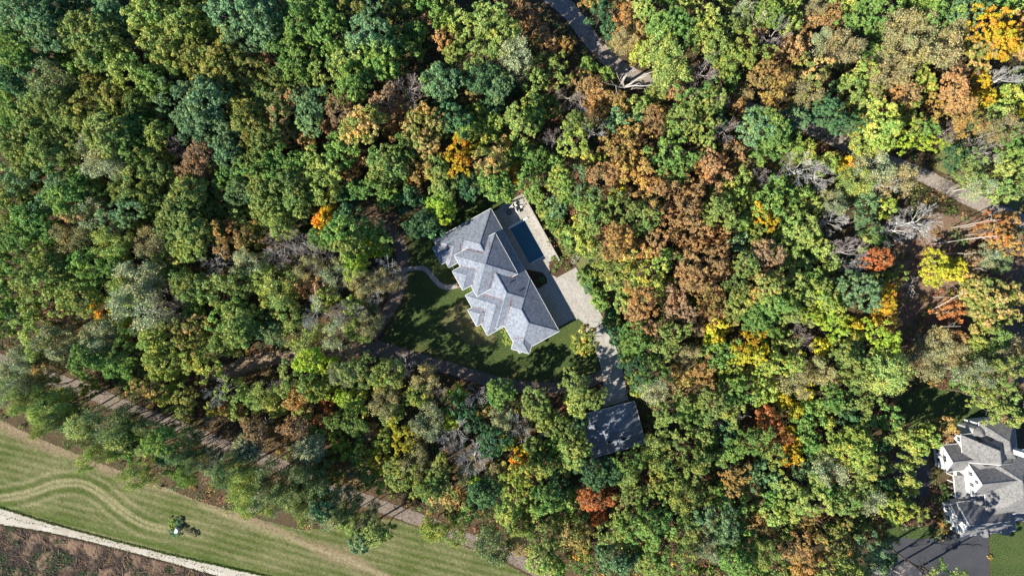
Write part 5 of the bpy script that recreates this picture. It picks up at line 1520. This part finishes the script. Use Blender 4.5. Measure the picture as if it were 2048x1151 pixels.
setp(obj('grass_tufts', quads('grass_tufts', V, m_ug, {'tone': ('FLOAT_COLOR', np.hstack([c, np.ones((len(c), 1))]))})), kind='stuff')

# ------------------------------------------------------------------ what each tree is called
MARK = [  # px, py, phrase used to point at other trees, label of the tree itself (or None when it is not a tree)
 (1000, 560, 'the big grey-roofed house', None), (1050, 480, 'the swimming pool', None), (1232, 858, 'the detached garage', None), (1965, 960, 'the white house', None), (1190, 600, 'the concrete driveway', None),
 (860, 650, 'the shaded lawn', None), (1200, 90, 'the upper lane', None), (1900, 385, 'the right-hand lane', None), (357, 1055, 'the white boulder', None), (515, 722, 'the pale dirt path', None), (260, 815, 'the lower-left trail', None), (820, 1030, 'the trail\'s lower stretch', None),
 (1255, 165, 'the bleached dead tree', None), (1690, 285, 'the middle lane piece', None), (1860, 830, 'the dark shaded yard', None), (1810, 1110, 'the dark asphalt driveway', None), (1440, 1148, 'the bottom edge further right', None),
 (0, 0, 'the top left corner', None), (2048, 0, 'the top right corner', None), (0, 575, 'the left edge\'s middle', None), (700, 0, 'the top edge left of centre', None), (240, 0, 'the left part of the top edge', None), (2048, 575, 'the right edge\'s middle', None),
 (1420, 0, 'the top edge right of centre', None), (1250, 1150, 'the bottom edge near centre', None),
 (505, 108, 'the round pinkish crown', 'K|round pinkish-brown crown alone among the greens of the upper left woods'),
 (385, 190, 'the broad blue-green tree', 'B|broad blue-green crown below left of the round pinkish crown'),
 (913, 312, 'the golden tree', 'A|glowing golden-orange tree above the big grey-roofed house'),
 (880, 156, 'the lone blue-green tree', 'B|lone round blue-green tree standing in deep shade above the golden tree'),
 (720, 250, 'the gold-tipped tree', 'E|round gold-tipped green tree between the two mauve-brown crowns and the golden tree'),
 (650, 410, 'the orange tree left of the house', 'C|orange tree at the wood\'s edge upper left of the big house'),
 (705, 523, 'the vivid lime tree', 'V|vivid lime-green tree at the left bend of the loop drive'),
 (552, 488, 'the grey twiggy tree', 'P|wide bare grey-brown twiggy tree left of the vivid lime tree'),
 (325, 612, 'the dark bare tree', 'P|dark bare tree like a hole in the green woods at left centre'),
 (197, 612, 'the small orange crown', 'A|small burnt-orange crown in the left woods above the lower-left trail'),
 (352, 297, 'the purplish bare trio', 'P|purplish bare crown, upper left of three mauve-brown ones in the left woods'),
 (690, 340, 'the narrow rust tree', 'R|narrow dark rust-red tree left of the golden tree, in shade'),
 (493, 858, 'the maroon dome', 'K|smooth round maroon dome of a tree beside the lower-left trail'),
 (628, 732, 'the lime tree by the dirt path', 'V|bright lime tree right of the pale dirt path'),
 (645, 835, 'the red bush-like tree', 'X|small red tree right of the maroon dome'),
 (720, 1086, 'the pale bluish tree', 'B|small pale bluish tree at the row\'s end beside the mown field'),
 (1047, 235, 'the pale green shaggy tree', 'L|pale green shaggy tree below left of the bleached dead tree'),
 (1416, 130, 'the star-like bare tree', 'P|star-shaped bare tree with radiating pale branches, top right of centre'),
 (1433, 332, 'the round rust crown', 'R|round pinkish-rust crown right of the tall green pair'),
 (1415, 545, 'the largest rust tree', 'R|largest rust-brown crown in the woods right of the driveway'),
 (1540, 505, 'the dark maroon-mauve crown', 'K|round dark mauve-red crown right of the rust trees'),
 (1785, 245, 'the yellow-green maple', 'N|wide yellow-green crown touching the short middle bit of lane'),
 (2000, 50, 'the orange-gold giant', 'A|huge orange-gold crown near the top right corner'),
 (1885, 85, 'the straw-tan giant', 'T|very wide straw-tan thin-leaved crown near the top right'),
 (1705, 332, 'the small vivid orange tree', 'A|small vivid orange tree just below the short middle bit of lane'),
 (1850, 445, 'the silver fan tree', 'W|large silver bare tree with branches fanned to the right'),
 (1885, 536, 'the bright yellow tree', 'Y|bright yellow tree in the reddish open wood at right'),
 (1728, 580, 'the lone blue-green crown', 'B|lone blue-green crown left of the white stump in the right-hand woods'),
 (1587, 910, 'the orange pair', 'A|bright orange crown, lower of a close pair in the lower right woods'),
 (1185, 1005, 'the deep red-brown tree', 'X|deep red-brown tree in the shade below the detached garage'),
 (1430, 665, 'the yellow tree by the rust trees', 'Y|bright yellow crown just under the largest rust tree'),
 (1792, 749, 'the feathery green tree', 'L|feathery light green tree with radiating sprays, above the dark shaded yard'),
 (1162, 785, 'the tree over the garage drive', 'L|light green tree overhanging the drive above the detached garage'),
 (1897, 852, 'the orange tree by the white house', 'C|small orange tree at the upper left corner of the white house'),
 (1050, 950, 'the yellow-green dome', 'N|large yellow-green dome below left of the detached garage'),
 (420, 790, 'the grey wiry tree', 'W|grey wiry bare tree below the pale dirt path'),
 (975, 920, 'the grey pair', 'W|grey bare tree left of the yellow-green dome'),
 (1000, 40, None, None)]
MARK = [m for m in MARK if m[2]]
CATW = {'leafy_tree': 'tree', 'muted_green_tree': 'tree', 'autumn_tree': 'autumn tree', 'bare_tree': 'bare tree', 'thin_tree': 'airy tree', 'dead_tree': 'dead tree'}
labelled = {}
for (mx_, my_, ph, lab) in MARK:
    if not lab: continue
    code, text = lab.split('|')
    cand = [b for b in BUILT if id(b[4]) not in labelled]
    best = min(cand, key=lambda b: math.hypot(b[0]-mx_, b[1]-my_)+(0 if b[3] == code else 40)-b[2]*.3)
    labelled[id(best[4])] = text
def direction(dx, dy):
    a = math.degrees(math.atan2(-dy, dx)) % 360
    return ['right of', 'upper right of', 'above', 'upper left of', 'left of', 'lower left of', 'below', 'lower right of'][int((a+22.5)//45) % 8]
sizes = lambda r: 'tiny' if r < 17 else 'small' if r < 25 else 'mid-sized' if r < 33 else 'large' if r < 40 else 'very large'
groups = {}
for b in BUILT:
    px, py, r, code, o = b
    o['category'] = CATW[kind_name(code)]
    if id(o) in labelled: o['label'] = labelled[id(o)]; continue
    m_ = min(MARK, key=lambda m: math.hypot(px-m[0], py-m[1]))
    d_ = math.hypot(px-m_[0], py-m_[1])
    key = (code, sizes(r), direction(px-m_[0], py-m_[1]), m_[2])
    groups.setdefault(key, []).append((d_, b))
NTH = ['', 'second ', 'third ', 'fourth ', 'fifth ', 'sixth ', 'seventh ']
for (code, sz, dr, ph), L in groups.items():
    L.sort(key=lambda t: t[0])
    word = KIND[code][0]
    noun = 'crown' if code == 'E' else 'tree'
    if code == 'E': word = 'tan-tipped green'
    for i, (d_, b) in enumerate(L):
        if len(L) == 1: t_ = f'{sz} {word} {noun} {dr} {ph}'
        else: t_ = f'{sz} {word} {noun} {dr} {ph}, {["nearest", "second nearest", "third nearest", "fourth nearest", "fifth nearest", "sixth nearest"][min(i, 5)]}'
        if len(t_.split()) > 16: t_ = t_.replace('mid-sized ', '').replace('very large ', 'large ').replace(' broken', '')
        if len(t_.split()) > 16: t_ = ' '.join(t_.split()[1:])
        b[4]['label'] = t_
